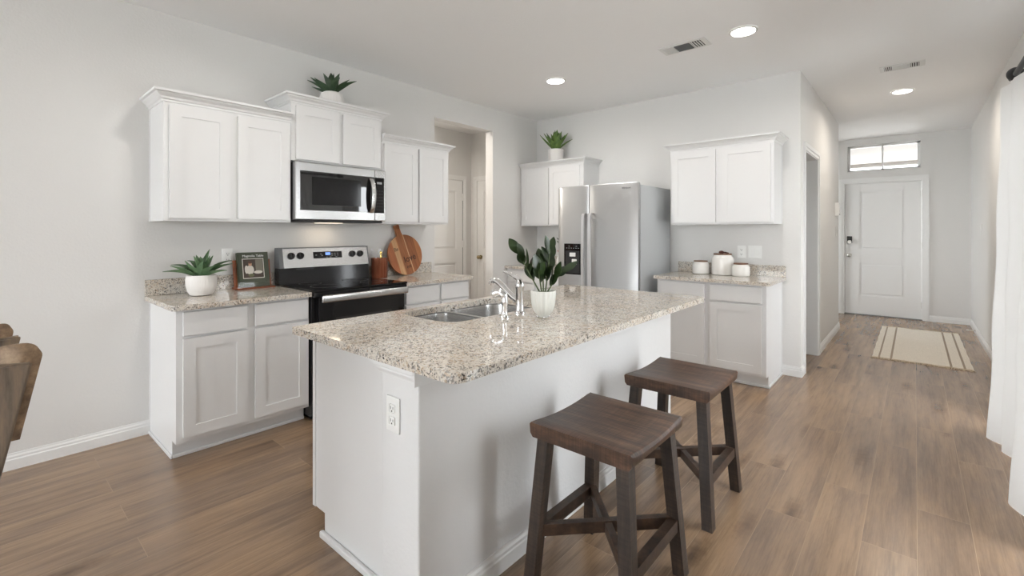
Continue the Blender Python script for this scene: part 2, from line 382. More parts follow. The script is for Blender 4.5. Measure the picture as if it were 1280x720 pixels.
mb = MB(); mb.box(-5.0, -4.4, YR-TW, YR, 0, H); mb.box(.5, XR+TW, YR-TW, YR, 0, H); mb.box(-4.4, .5, YR-TW, YR, 0, .1); mb.box(-4.4, .5, YR-TW, YR, 2.6, H)
struct('wall_rear', mb, 'wall')
struct('ground', MB().box(-40, 40, -40, 8.5, -.35, -.2), 'ground')
struct('driveway', MB().box(-40, 40, 8.5, 45, -.35, -.2), 'lawn')
mb = MB(); mb.box(-2.0, 1.2, T, 12.6, 2.74, 2.84); mb.box(-2.0, 1.2, 12.45, 12.6, 2.665, 2.74)
struct('porch_soffit', mb, 'terr')
mb = MB(); mb.box(-2.0, -1.85, T, 12.6, -.2, 2.74); mb.box(1.05, 1.2, T, 12.6, -.2, 2.74)
struct('porch_shade_walls', mb, 'brick')  # unseen side walls added to darken the soffit
struct('porch_slab', MB().box(-1.85, 1.05, T, 12.6, -.2, -.02), 'slabc')  # unseen dull floor added to keep the soffit dim

def baseboard(name, p0, p1, inward, h=.088, t=.014):
    a, b = Vector((*p0, 0)), Vector((*p1, 0)); n = Vector((*inward, 0))
    prof = [(0, 0), (t, 0), (t, h*.62), (t*.75, h*.68), (t*.75, h*.80), (t*.4, h*.9), (t*.35, h), (0, h)]
    mb = MB(); mb.rings([[q+n*o+Vector((0, 0, z)) for o, z in prof] for q in (a, b)])
    return struct(name, mb, 'trim')
baseboard('baseboard_left', (XL, YR), (XL, .748), (1, 0))
baseboard('baseboard_left_end', (XL, OY1), (XL, 4.24), (1, 0))
baseboard('baseboard_back', (-.918, YB), (XC+.014, YB), (0, -1))
baseboard('baseboard_hall', (XC, HY1+.075), (XC, YH), (1, 0))
baseboard('baseboard_hall_corner', (XC, YB-.012), (XC, HY0-.075), (1, 0))
baseboard('baseboard_right', (XR, PY1+.1), (XR, YD-.012), (-1, 0))
baseboard('baseboard_entry', (DX1+.085, YD), (XR, YD), (0, -1))

def frame3(mb, axis, a0, a1, z1, face, out, wd=.07, th=.016):
    """door casing on a wall face: two legs and a head, stepped profile"""
    def bx(u0, u1, z0, z1_, o):
        f0, f1 = sorted((face, face+out*o))
        mb.box(u0, u1, f0, f1, z0, z1_) if axis == 'x' else mb.box(f0, f1, u0, u1, z0, z1_)
    q = wd*.45
    for s_ in (0, 1):
        u0, u1 = (a0-q, a0) if s_ == 0 else (a1, a1+q)
        bx(u0, u1, 0, z1, th*.6)
        u0, u1 = (a0-wd, a0-q) if s_ == 0 else (a1+q, a1+wd)
        bx(u0, u1, 0, z1+wd, th)
    bx(a0-q, a1+q, z1, z1+q, th*.6); bx(a0-q, a1+q, z1+q, z1+wd, th)

# hall opening: casing and jamb
mb = MB(); frame3(mb, 'y', HY0, HY1, HZ, XC, 1, .065)
mb.box(XC-TW-.002, XC+.002, HY1-.012, HY1+.002, 0, HZ); mb.box(XC-TW-.002, XC+.002, HY0-.002, HY0+.012, 0, HZ); mb.box(XC-TW-.002, XC+.002, HY0, HY1, HZ-.012, HZ+.002)
o = struct('trim_1', mb, 'trim')
MB().box(XC-.05, XC-.02, HY0+.012, HY0+.014, .86, .92).build('strike_plate', 'nickel', o)

def panel_door(mb, axis, a0, a1, z0, z1, f, out, th, panels):
    """slab with raised moulded panels; f = front face, out = sign of the facing direction"""
    def bx(u0, u1, zz0, zz1, o0, o1, bev=0):
        g0, g1 = sorted((f+out*o0, f+out*o1))
        mb.box(u0, u1, g0, g1, zz0, zz1, bev) if axis == 'x' else mb.box(g0, g1, u0, u1, zz0, zz1, bev)
    us = sorted({a0, a1}|{p[0] for p in panels}|{p[1] for p in panels})
    pu0, pu1 = panels[0][0], panels[0][1]
    bx(a0, pu0, z0, z1, -th, 0); bx(pu1, a1, z0, z1, -th, 0)
    zs = [z0]
    for p in sorted(panels, key=lambda q: q[2]):
        bx(pu0, pu1, zs[-1], p[2], -th, 0); zs.append(p[3])
        bx(pu0, pu1, p[2], p[3], -th, -.012)
        # moulding ring and raised field
        i = .012
        for (q0, q1, r0, r1) in ((pu0, pu1, p[2], p[2]+i), (pu0, pu1, p[3]-i, p[3]), (pu0, pu0+i, p[2]+i, p[3]-i), (pu1-i, pu1, p[2]+i, p[3]-i)):
            bx(q0, q1, r0, r1, -.012, -.006)
        bx(pu0+.035, pu1-.035, p[2]+.035, p[3]-.035, -.012, -.004, .003)
    bx(pu0, pu1, zs[-1], z1, -th, 0)
# front door
d = thing('door_1', '', 'door', ((DX0+DX1)/2, YD, 0)); del d['label'], d['category']; d['kind'] = 'structure'
mb = MB(); panel_door(mb, 'x', DX0, DX1, .014, DZ, YD+.028, -1, .045, [(-.655, -.103, .30, .815), (-.655, -.103, 1.015, 1.935)]); mb.build('slab', 'trim', d)
mb = MB(); frame3(mb, 'x', DX0-.012, DX1+.012, DZ+.012, YD, -1, .07); mb.build('casing', 'trim', d)
mb = MB()
mb.box(DX0-.012, DX0-.001, YD+.001, T, 0, DZ); mb.box(DX1+.001, DX1+.012, YD+.001, T, 0, DZ); mb.box(DX0-.012, DX1+.012, YD+.001, T, DZ+.001, DZ+.012); mb.build('jamb', 'trim', d)
MB().box(DX0-.01, DX1+.01, YD+.0, T, 0, .013).build('threshold', 'grey', d)
o = MB().box(-.81, -.745, YD+.006, YD+.028, 1.12, 1.225, .006).build('keypad_lock', 'mattblack', d)
MB().lathe((0, 0, 0), [(.001, -.02), (.026, -.02), (.03, -.014), (.03, 0)], 20).xform(Matrix.Translation((-.7775, YD+.006, 1.135)) @ Matrix.Rotation(PI/2, 4, 'X') @ Matrix.Scale(-1, 4, (0, 0, 1))).build('thumb_turn', 'nickel', o, True)
mb = MB(); mb.cyl((-.7775, YD+.028, .93), (-.7775, YD+.018, .93), .03); mb.cyl((-.7775, YD+.02, .93), (-.7775, YD-.02, .93), .011); mb.sphere((-.7775, YD-.03, .93), .028, (1, .8, 1)); mb.build('door_knob', 'nickel', d, True)
for z in (.22, 1.1, 1.86): MB().cyl((DX1+.004, YD+.018, z-.045), (DX1+.004, YD+.018, z+.045), .008, 10).build('hinge', 'nickel', d, True)
for z in (.93, 1.12): MB().box(DX0-.013, DX0-.0005, YD+.003, YD+.03, z-.03, z+.03).build('strike_plate', 'nickel', d)
# transom window
wd = thing('window_1', '', 'window', ((TX0+TX1)/2, YD, TZ0)); del wd['label'], wd['category']; wd['kind'] = 'structure'
mb = MB(); y0, y1 = YD+.075, YD+.115
mb.box(TX0, TX0+.03, y0, y1, TZ0, TZ1); mb.box(TX1-.03, TX1, y0, y1, TZ0, TZ1); mb.box(TX0, TX1, y0, y1, TZ0, TZ0+.028); mb.box(TX0, TX1, y0, y1, TZ1-.028, TZ1)
mb.box((TX0+TX1)/2-.011, (TX0+TX1)/2+.011, y0, y1, TZ0, TZ1); mb.build('window_frame', 'trim', wd)
MB().box(TX0+.02, TX1-.02, YD+.092, YD+.097, TZ0+.02, TZ1-.02).build('pane', 'glass', wd)
# patio door in the right wall, added rear and side fill windows, foyer window
def window(name, axis, a0, a1, z0, z1, f0, f1, nv, fw=.06):
    r = thing(name, '', 'window', ((a0+a1)/2, f0, z0) if axis == 'x' else (f0, (a0+a1)/2, z0)); del r['label'], r['category']; r['kind'] = 'structure'
    def bx(mb, u0, u1, zz0, zz1, g0, g1): mb.box(u0, u1, g0, g1, zz0, zz1) if axis == 'x' else mb.box(g0, g1, u0, u1, zz0, zz1)
    mb = MB(); bx(mb, a0, a1, z0, z0+fw, f0, f1); bx(mb, a0, a1, z1-fw, z1, f0, f1)
    for i in range(nv+1):
        c_ = a0+fw/2+(a1-a0-fw)*i/nv; bx(mb, c_-fw/2, c_+fw/2, z0+fw, z1-fw, f0, f1)
    mb.build('window_frame', 'trim', r)
    g = (f0+f1)/2; mb = MB(); bx(mb, a0+fw*.5, a1-fw*.5, z0+fw*.5, z1-fw*.5, g-.003, g+.003); mb.build('pane', 'glass', r)
window('window_2', 'y', PY0, PY1, 0, PZ, XR+.03, XR+.08, 2, .07)
window('window_rear_fill', 'x', -4.4, .5, .1, 2.6, YR-.08, YR-.03, 3)  # unseen window, opened wide for fill light
window('window_side_fill', 'y', WY0, WY1, WZ0, WZ1, XR+.03, XR+.08, 1, .06)  # unseen window added to brighten the lower left cabinets
window('window_4', 'y', 7.9, 8.8, .45, 2.35, XF-.08, XF-.03, 1)
# utility hall doors
def inner_door(name, axis, a0, a1, face, out, knob_at, hinge_at):
    d = thing(name, '', 'door', (face, (a0+a1)/2, 0) if axis == 'y' else ((a0+a1)/2, face, 0)); del d['label'], d['category']; d['kind'] = 'structure'
    pu0, pu1 = a0+.125, a1-.125
    mb = MB(); panel_door(mb, axis, a0, a1, .012, 2.03, face+out*.008, out, .02, [(pu0, pu1, .24, .86), (pu0, pu1, 1.05, 1.88)]); mb.build('slab', 'trim', d)
    mb = MB(); frame3(mb, axis, a0-.012, a1+.012, 2.042, face+out*.001, out, .062); mb.build('casing', 'trim', d)
    gap = (a1, a1+.012) if hinge_at else (a0-.012, a0)
    mb = MB()
    def bx(u0, u1, z0, z1, g0, g1): mb.box(u0, u1, min(g0, g1), max(g0, g1), z0, z1) if axis == 'x' else mb.box(min(g0, g1), max(g0, g1), u0, u1, z0, z1)
    bx(*gap, .01, 2.03, face, face+out*.003); mb.build('shadow_gap', 'dark', d)
    for z in (.25, 1.12, 1.80):
        mb = MB(); bx(gap[0]-.004, gap[1]+.004, z-.05, z+.05, face+out*.003, face+out*.014); mb.build('hinge', 'trim', d)
    kc = Vector((face, knob_at, .93)) if axis == 'y' else Vector((knob_at, face, .93)); n = Vector((out, 0, 0)) if axis == 'y' else Vector((0, out, 0))
    mb = MB(); mb.cyl(kc+n*.006, kc+n*.018, .03); mb.cyl(kc+n*.01, kc+n*.05, .011); mb.sphere(kc+n*.062, .027); mb.build('door_knob', 'brass', d, True)
    return d
inner_door('door_2', 'y', 3.80, 4.65, XU, 1, 3.87, True)
inner_door('door_3', 'x', -4.84, -4.02, YB, -1, -4.765, True)

# ------------------------------------------------------------------ cabinets
class Face:
    """maps (u along the wall, n out of the wall, z) to the room"""
    def __init__(s, kind): s.k = kind
    def p(s, u, n, z): return (XL+n, u, z) if s.k == 'L' else ((u, YB-n, z) if s.k == 'B' else (-1.41-n, u, z))
    def box(s, mb, u0, u1, n0, n1, z0, z1, bev=0):
        a, b = s.p(u0, n0, z0), s.p(u1, n1, z1)
        return mb.box(min(a[0], b[0]), max(a[0], b[0]), min(a[1], b[1]), max(a[1], b[1]), z0, z1, bev)
def shaker(F, mb, u0, u1, z0, z1, n, fr=.062, th=.019):
    F.box(mb, u0, u0+fr, n, n+th, z0, z1); F.box(mb, u1-fr, u1, n, n+th, z0, z1)
    F.box(mb, u0+fr, u1-fr, n, n+th, z0, z0+fr); F.box(mb, u0+fr, u1-fr, n, n+th, z1-fr, z1)
    F.box(mb, u0+fr, u1-fr, n, n+th-.006, z0+fr, z1-fr)
CROWN = [(0, 0), (.006, 0), (.008, .012), (.014, .016), (.020, .028), (.036, .042), (.040, .050), (.052, .053), (.054, .066), (.0, .066)]
def crown(F, mb, u0, u1, D, z0, left=True, right=True, prof=CROWN, n0=.0):
    rings = []
    for s_ in range(4):
        rings.append([])
    for o, z in prof:
        pts = [(u0-(o if left else 0), n0 if left else D+o), (u0-(o if left else 0), D+o), (u1+(o if right else 0), D+o), (u1+(o if right else 0), n0 if right else D+o)]
        for k in range(4): rings[k].append(F.p(pts[k][0], pts[k][1], z0+z))
    if not left: rings = rings[1:]
    if not right: rings = rings[:-1]
    mb.rings(rings)
def cabinet(F, label, group, u0, u1, z0, z1, D, doors, drawers=(), toe=False, crown_=None, name='wall_cabinet', slab_end=None):
    c_ = thing(name, label, 'cabinet', F.p((u0+u1)/2, D/2, 0 if toe else z0), group)
    mb = MB(); F.box(mb, u0, u1, .001, D, z0, z1); mb.build('cabinet_box', 'cab', c_)
    if toe:
        mb = MB(); F.box(mb, u0, u1, .001, D-.075, 0, z0); mb.build('toe_kick', 'cab', c_)
        mb = MB(); F.box(mb, u0, u1, D-.075, D-.064, 0, .02, .004)
        if 'L' in toe: F.box(mb, u0-.011, u0, .015, D-.064, 0, .02, .004)
        if 'R' in toe: F.box(mb, u1, u1+.011, .015, D-.064, 0, .02, .004)
        mb.build('shoe_molding', 'cab', c_)
    # scribe strip where an end meets the wall
    for e in (slab_end or ''):
        mb = MB(); u = u0-.004 if e == 'L' else u1; F.box(mb, u, u+.004, .001, .016, z0 if not toe else .02, z1); mb.build('scribe_trim', 'cab', c_)
    for a, b, c0, c1 in doors:
        mb = MB(); shaker(F, mb, a, b, c0, c1, D+.001); mb.build('cabinet_door', 'cab', c_)
    for a, b, c0, c1 in drawers:
        mb = MB(); F.box(mb, a, b, D+.001, D+.02, c0, c1, .003); mb.build('drawer', 'cab', c_)
    if crown_:
        mb = MB(); crown(F, mb, u0, u1, D, z1-.012, *crown_); mb.build('crown_molding', 'cab', c_)
    return c_
FL, FB = Face('L'), Face('B')
GU = 'white upper wall cabinets'; GB_ = 'white base cabinets'
UD = .33; BD = .594
cabinet(FL, 'two-door white wall cabinet left of the microwave, above the agave plant', GU, .749, 1.504, 1.368, 2.10, UD, [(.777, 1.105, 1.386, 2.068), (1.153, 1.490, 1.386, 2.068)], crown_=(True, False), slab_end='L')
cabinet(FL, 'short raised white wall cabinet directly above the microwave', GU, 1.506, 2.262, 1.82, 2.248, UD, [(1.537, 1.873, 1.832, 2.222), (1.905, 2.240, 1.832, 2.222)], crown_=(True, True))
cabinet(FL, 'two-door white wall cabinet right of the microwave, above the round board', GU, 2.264, 3.008, 1.368, 2.075, UD, [(2.282, 2.633, 1.386, 2.048), (2.651, 2.992, 1.386, 2.048)], crown_=(False, True), slab_end='R')
cabinet(FB, 'two-door white wall cabinet left of the fridge with an agave on top', GU, -3.742, -2.827, 1.368, 2.085, UD, [(-3.715, -3.306, 1.386, 2.058), (-3.292, -2.875, 1.386, 2.058)], crown_=(False, True), slab_end='R')
cabinet(FB, 'two-door white wall cabinet right of the fridge above the three canisters', GU, -1.822, -.915, 1.368, 2.095, UD, [(-1.802, -1.393, 1.386, 2.065), (-1.346, -.937, 1.386, 2.065)], crown_=(True, True), slab_end='R')
cabinet(FL, 'white base cabinet left of the range with two doors', GB_, .750, 1.510, .10, .858, BD, [(.780, 1.118, .13, .692), (1.161, 1.500, .13, .692)], [(.780, 1.118, .707, .843), (1.161, 1.500, .707, .843)], toe='L', name='base_cabinet', slab_end='L')
cabinet(FL, 'white base cabinet right of the range below the round board', GB_, 2.284, 3.03, .10, .858, BD, [(2.31, 2.655, .13, .692), (2.685, 3.01, .13, .692)], [(2.31, 2.655, .707, .843), (2.685, 3.01, .707, .843)], toe='R', name='base_cabinet')
cabinet(FB, 'white base cabinet in the far corner left of the fridge', GB_, -3.742, -2.865, .10, .858, BD, [(-3.71, -3.31, .13, .692), (-3.28, -2.88, .13, .692)], [(-3.71, -2.88, .707, .843)], toe=' ', name='base_cabinet')
cabinet(FB, 'white base cabinet right of the fridge below the three canisters', GB_, -1.845, -.917, .10, .858, BD, [(-1.82, -1.405, .13, .692), (-1.360, -.948, .13, .692)], [(-1.82, -1.405, .707, .843), (-1.360, -.948, .707, .843)], toe='R', name='base_cabinet', slab_end='R')
# worktops
ZT = .889
def worktop(label, F, u0, u1, rad, side):
    r = thing('countertop', label, 'countertop', F.p((u0+u1)/2, .3, .859), 'granite countertops along the walls')
    a, b = F.p(u0, .001, 0), F.p(u1, BD+.045, 0)
    x0, x1, y0, y1 = min(a[0], b[0]), max(a[0], b[0]), min(a[1], b[1]), max(a[1], b[1])
    MB().poly(rrect(x0, x1, y0, y1, rad), [], .859, ZT).build('slab', 'granite', r)
    mb = MB(); F.box(mb, u0+(.0 if 'l' not in side else .03), u1-(.0 if 'r' not in side else .03), .001, .021, ZT+.0005, ZT+.102, .002); mb.build('backsplash', 'granite', r)
    return r
worktop('granite countertop under the potted agave, left of the range', FL, .722, 1.511, [.015, 0, 0, 0], '')
worktop('granite countertop under the round board, right of the range', FL, 2.283, 3.058, [0, .015, 0, 0], '')
worktop('granite countertop in the far corner left of the fridge', FB, -3.743, -2.86, 0, '')
worktop('granite countertop holding the three white canisters', FB, -1.868, -.883, [.015, 0, 0, .015], '')

# ------------------------------------------------------------------ island
SX0, SX1, SY0, SY1 = -1.985, -1.575, 1.405, 2.135
PX0, PX1, PYa, PYb = -1.41, -1.205, .936, 2.985
isl = thing('kitchen_island', 'white kitchen island with half wall facing the stools', 'kitchen island', (-1.6, 1.96, 0))
MB().box(PX0, PX1, PYa, PYb, 0, .858, .006).build('half_wall', 'pony', isl)
mb = MB(); mb.poly([(-2.0, .985), (PX0, .985), (PX0, 2.96), (-2.0, 2.96)], [rrect(SX0-.013, SX1+.013, SY0-.013, SY1+.013, .1, 8)], .60, .858); mb.box(-2.0, PX0, .985, 2.96, .10, .60); mb.box(-1.908, PX0, .985, 2.96, 0, .10); mb.build('cabinet_box', 'cab', isl)
MB().box(-2.008, -1.985, .981, .985, .10, .858).build('face_frame', 'cab', isl)
FI = Face('I')
for a, b in ((1.02, 1.40), (1.45, 1.80), (1.82, 2.17), (2.22, 2.93)):
    mb = MB(); shaker(FI, mb, a, b, .13, .692, .591); mb.build('cabinet_door', 'cab', isl)
    mb = MB(); FI.box(mb, a, b, .591, .61, .707, .843, .003); mb.build('drawer', 'cab', isl)
mb = MB(); mb.box(-1.92, PX0-.001, .965, .985, 0, .028, .006); mb.build('shoe_molding', 'cab', isl)
PR = [(0, 0), (.004, 0), (.005, .008), (.011, .014), (.014, .022), (.013, .028), (.022, .034), (.022, .048), (0, .048)]
mb = MB(); rings = [[], [], []]
for o, z in PR:
    for k, q in enumerate(((PX0-o, .984), (PX0-o, PYa-o), (PX1+.001, PYa-o))): rings[k].append((q[0], q[1], .810+z))
mb.rings(rings); mb.box(PX1, PX1+.006, PYa-.02, PYb, .808, .858); mb.build('cap_molding', 'cab', isl)
h, tt = .088, .014
prof = [(0, 0), (tt, 0), (tt, h*.62), (tt*.75, h*.68), (tt*.75, h*.80), (tt*.4, h*.9), (tt*.35, h), (0, h)]
mb = MB(); mb.rings([[(PX1+o, y, z) for o, z in prof] for y in (PYa-.0, PYb)]); mb.build('baseboard', 'trim', isl)
# worktop with sink cut-out
IX0, IX1, IY0, IY1 = -2.053, -1.0, .908, 3.04
SX0, SX1, SY0, SY1 = -1.985, -1.575, 1.405, 2.135
hole = rrect(SX0, SX1, SY0, SY1, .10, 10)
top = MB().poly(rrect(IX0, IX1, IY0, IY1, [.045, .045, .01, .01]), [hole], .859, ZT).build('island_countertop', 'granite')
tag(top, 'large speckled granite island countertop with sink cut-out', 'countertop')
sink = thing('double_sink', 'undermount double-bowl stainless sink in the island', 'sink', (-1.78, 1.77, .65))
B1 = rrect(SX0-.004, SX1+.004, SY0-.004, 1.715, [.10, .06, .06, .10], 10); B2 = rrect(SX0-.004, SX1+.004, 1.74, SY1+.004, [.06, .10, .10, .06], 10)
MB().poly(rrect(SX0-.012, SX1+.012, SY0-.012, SY1+.012, .1, 8), [B1, B2], .846, .8585).build('rim', 'steel', sink)
for bl in (B1, B2):
    cx = sum(p[0] for p in bl)/len(bl); cy = sum(p[1] for p in bl)/len(bl); rr = []
    for k, z in ((1, .852), (.985, .83), (.95, .71), (.92, .688), (.84, .675), (.15, .668)):
        rr.append([(cx+(x-cx)*k, cy+(y-cy)*k, z) for x, y in bl])
    o = MB().rings(rr, False, True).build('sink_bowl', 'steel', sink, True)
    mb = MB(); mb.cyl((cx, cy, .669), (cx, cy, .674), .045); mb.cyl((cx, cy, .672), (cx, cy, .679), .02); mb.build('drain', 'chrome', o, True)
fx, fy = -1.508, 1.805
fa = thing('kitchen_faucet', 'chrome single-lever kitchen faucet beside the sink', 'faucet', (fx, fy, ZT))
mb = MB(); mb.lathe((fx, fy, ZT), [(.031, 0), (.031, .006), (.024, .012), (.021, .02), (.021, .125), (.024, .13), (.024, .15), (.018, .163), (.002, .166)], 24); mb.build('faucet_body', 'chrome', fa, True)
p0 = Vector((fx, fy, ZT+.06)); tip = Vector((-1.668, 1.80, 1.046))
mb = MB(); mb.tube(smooth_path([p0, p0.lerp(tip, .35)+Vector((0, 0, -.004)), p0.lerp(tip, .75)+Vector((0, 0, .004)), tip, tip+Vector((-.022, 0, -.004)), tip+Vector((-.03, 0, -.022))], 5), [.017]*10+[.0155]*6+[.016]*10, 16); mb.build('spout', 'chrome', fa, True)
l0 = Vector((fx, fy, ZT+.158)); l1 = Vector((-1.61, 1.80, 1.098))
mb = MB(); mb.tube(smooth_path([l0, l0+Vector((-.012, 0, .018)), l0.lerp(l1, .6)+Vector((0, 0, .008)), l1], 5), [.015]*4+[.012]*4+[.009]*4+[.008]*4, 12); mb.build('lever', 'chrome', fa, True)
gx, gy = -1.492, 1.672
sp = thing('side_sprayer', 'chrome pull-out side sprayer left of the faucet', 'sprayer', (gx, gy, ZT))
MB().lathe((gx, gy, ZT), [(.027, 0), (.027, .005), (.018, .012), (.015, .022), (.015, .03)], 20).build('base', 'chrome', sp, True)
mb = MB(); mb.tube(smooth_path([(gx, gy, ZT+.03), (gx+.002, gy, ZT+.07), (gx-.004, gy, ZT+.105), (gx-.03, gy-.012, ZT+.122), (gx-.055, gy-.024, ZT+.108)], 5), [.014]*5+[.017]*5+[.0195]*5+[.02]*5+[.017], 16); mb.build('spray_head', 'chrome', sp, True)

# ------------------------------------------------------------------ range
RY0, RY1 = 1.516, 2.279
rg = thing('electric_range', 'stainless and black electric range under the microwave', 'range', (-3.42, 1.9, 0))
mb = MB(); mb.box(XL+.03, -3.115, RY0, RY1, .03, .885); mb.box(XL+.06, -3.17, RY0+.02, RY1-.02, 0, .03); mb.build('range_body', 'black', rg)
MB().box(XL+.03, -3.075, RY0-.001, RY1+.001, .886, .902, .006).build('cooktop', 'bglass', rg)
for (x, y, r) in ((-3.28, 1.70, .105), (-3.28, 2.08, .085), (-3.52, 1.70, .08), (-3.52, 2.08, .105)):
    n = 40; ring = [[(x+q*math.cos(2*PI*i/n), y+q*math.sin(2*PI*i/n), z) for i in range(n)] for q, z in ((r-.0012, .9021), (r-.0012, .9024), (r+.0012, .9024), (r+.0012, .9021))]
    MB().rings(ring, False, False).build('burner_ring', 'ringprint', rg)
# backguard: black lower fascia, leaning steel control panel
mb = MB(); mb.hexa([(-3.715, RY0, .902), (-3.63, RY0, .902), (-3.63, RY1, .902), (-3.715, RY1, .902), (-3.715, RY0, 1.02), (-3.637, RY0, 1.02), (-3.637, RY1, 1.02), (-3.715, RY1, 1.02)]); mb.build('backguard', 'black', rg)
cp = MB().hexa([(-3.715, RY0+.03, 1.021), (-3.620, RY0+.03, 1.021), (-3.620, RY1-.012, 1.021), (-3.715, RY1-.012, 1.021), (-3.715, RY0+.03, 1.168), (-3.652, RY0+.03, 1.168), (-3.652, RY1-.012, 1.168), (-3.715, RY1-.012, 1.168)]).build('control_panel', 'steel', rg)
mb = MB(); mb.box(-3.72, -3.648, RY0, RY1, 1.1685, 1.176, .003)
for a, b in ((RY0, RY0+.029), (RY1-.011, RY1)): mb.hexa([(-3.72, a, 1.021), (-3.622, a, 1.021), (-3.622, b, 1.021), (-3.72, b, 1.021), (-3.72, a, 1.1685), (-3.652, a, 1.1685), (-3.652, b, 1.1685), (-3.72, b, 1.1685)])
mb.build('end_cap', 'grey', rg)
sl = math.atan2(.032, .147)
def on_panel(y, z, n=0): return Vector((-3.620-(z-1.021)*.032/.147+n*math.cos(sl), y, z+n*math.sin(sl)))
RM = lambda y, z, n=0: Matrix.Translation(on_panel(y, z, n)) @ Matrix.Rotation(-sl, 4, 'Y')
dp = MB().box(0, .003, -.122, .122, -.027, .027).xform(RM(1.905, 1.112)).build('display', 'bglass', cp)
MB().box(.003, .0038, -.022, .02, -.002, .02, .0).xform(RM(1.905, 1.112)).build('clock_digits', 'blue', dp)
for (y, z) in ((-.10, .0), (-.06, .008), (-.05, -.004), (.035, .01), (.06, .01), (.085, .01), (.035, -.006), (.06, -.006), (.085, -.006), (-.01, -.019), (.02, -.019), (.07, -.019)):
    MB().box(.003, .0036, y-.006, y+.006, z-.0025, z+.0025).xform(RM(1.905, 1.112)).build('button', 'keys', dp)
for y in (1.607, 1.678, 2.122, 2.196):
    k = MB().lathe((0, 0, 0), [(.027, 0), (.027, .006), (.022, .009), (.020, .026), (.012, .028), (.002, .028)], 24).xform(RM(y, 1.112) @ Matrix.Rotation(PI/2, 4, 'Y')).build('knob', 'mattblack', cp, True)
    MB().box(.026, .031, -.003, .003, -.019, .019).xform(RM(y, 1.112)).build('knob_grip', 'black', k)
MB().box(-3.6365, -3.634, RY0+.13, RY0+.27, 1.004, 1.018).build('vent_slot', 'mattblack', rg)
# oven door with handle, drawer
od = MB().box(-3.114, -3.075, RY0+.032, RY1-.032, .26, .85, .004).build('oven_door', 'bglass', rg)
MB().box(-3.074, -3.0735, RY0+.15, RY1-.15, .40, .70).build('oven_window', 'mwglass', od)
mb = MB(); mb.box(-3.042, -3.018, RY0+.03, RY1-.03, .818, .868, .008, 3); mb.box(-3.075, -3.04, RY0+.045, RY0+.075, .836, .858); mb.box(-3.075, -3.04, RY1-.06, RY1-.03, .836, .858); mb.build('oven_handle', 'steel', od, True)
MB().box(-3.114, -3.08, RY0+.002, RY1-.002, .852, .885, .003).build('front_trim', 'black', rg)
MB().box(-3.114, -3.078, RY0+.02, RY1-.02, .04, .25, .004).build('storage_drawer', 'black', rg)

# ------------------------------------------------------------------ microwave
MY0, MY1, MZ0, MZ1 = 1.510, 2.260, 1.386, 1.808
mw = thing('microwave', 'stainless over-the-range microwave under the raised cabinet', 'microwave', (-3.55, 1.885, MZ0))
mb = MB(); mb.box(XL+.002, -3.40, MY0+.004, MY1-.004, MZ0+.004, MZ1-.002); mb.build('case', 'mattblack', mw)
mb = MB(); mb.box(XL+.05, -3.37, MY0+.02, MY1-.02, MZ0-.014, MZ0+.003); mb.build('grease_vent', 'mattblack', mw)
fx0, fx1 = -3.399, -3.350
door = MB().box(fx0, fx1, MY0, 2.157, MZ0+.004, MZ1, .005).build('microwave_door', 'steel', mw)
MB().box(fx1, fx1+.003, MY0+.034, 2.150, 1.458, 1.746, .001).build('door_window', 'mwglass', door)
MB().box(fx1+.003, fx1+.0035, 1.63, 2.03, 1.50, 1.705).build('inner_mesh', 'black', door)
hp = smooth_path([(fx1+.008, 2.118, 1.452), (fx1+.034, 2.120, 1.50), (fx1+.046, 2.122, 1.592), (fx1+.034, 2.120, 1.685), (fx1+.008, 2.118, 1.732)], 6)
mb = MB(); mb.rings([[(p.x-.007, p.y-.018, p.z), (p.x+.004, p.y-.018, p.z), (p.x+.008, p.y, p.z), (p.x+.004, p.y+.018, p.z), (p.x-.007, p.y+.018, p.z)] for p in hp]); mb.build('door_handle', 'steel', door, True)
pan = MB().box(fx0, fx1, 2.1585, MY1, MZ0+.004, MZ1, .005).build('control_panel', 'steel', mw)
kp = MB().box(fx1, fx1+.003, 2.160, MY1-.016, 1.454, 1.746, .001).build('keypad', 'bglass', pan)
for i in range(3):
    for j in range(7): MB().box(fx1+.003, fx1+.0035, 2.173+i*.024, 2.183+i*.024, 1.4785+j*.026, 1.4815+j*.026).build('key', 'keyfaint', kp)
MB().box(fx1+.003, fx1+.0035, 2.176, 2.222, 1.692, 1.710).build('clock_display', 'keys', kp)
o = MB().box(-3.62, -3.56, 1.78, 1.99, MZ0-.018, MZ0-.0145).build('task_light', 'warmlens', mw)
l = bpy.data.lights.new('microwave_lamp', 'AREA'); l.shape = 'RECTANGLE'; l.size = .2; l.size_y = .06; l.energy = .35; l.color = (1, .82, .6)
lo = bpy.data.objects.new('microwave_lamp', l); C.objects.link(lo); lo.location = (-3.60, 1.885, MZ0-.022); lo.rotation_euler = (0, 0, PI/2)

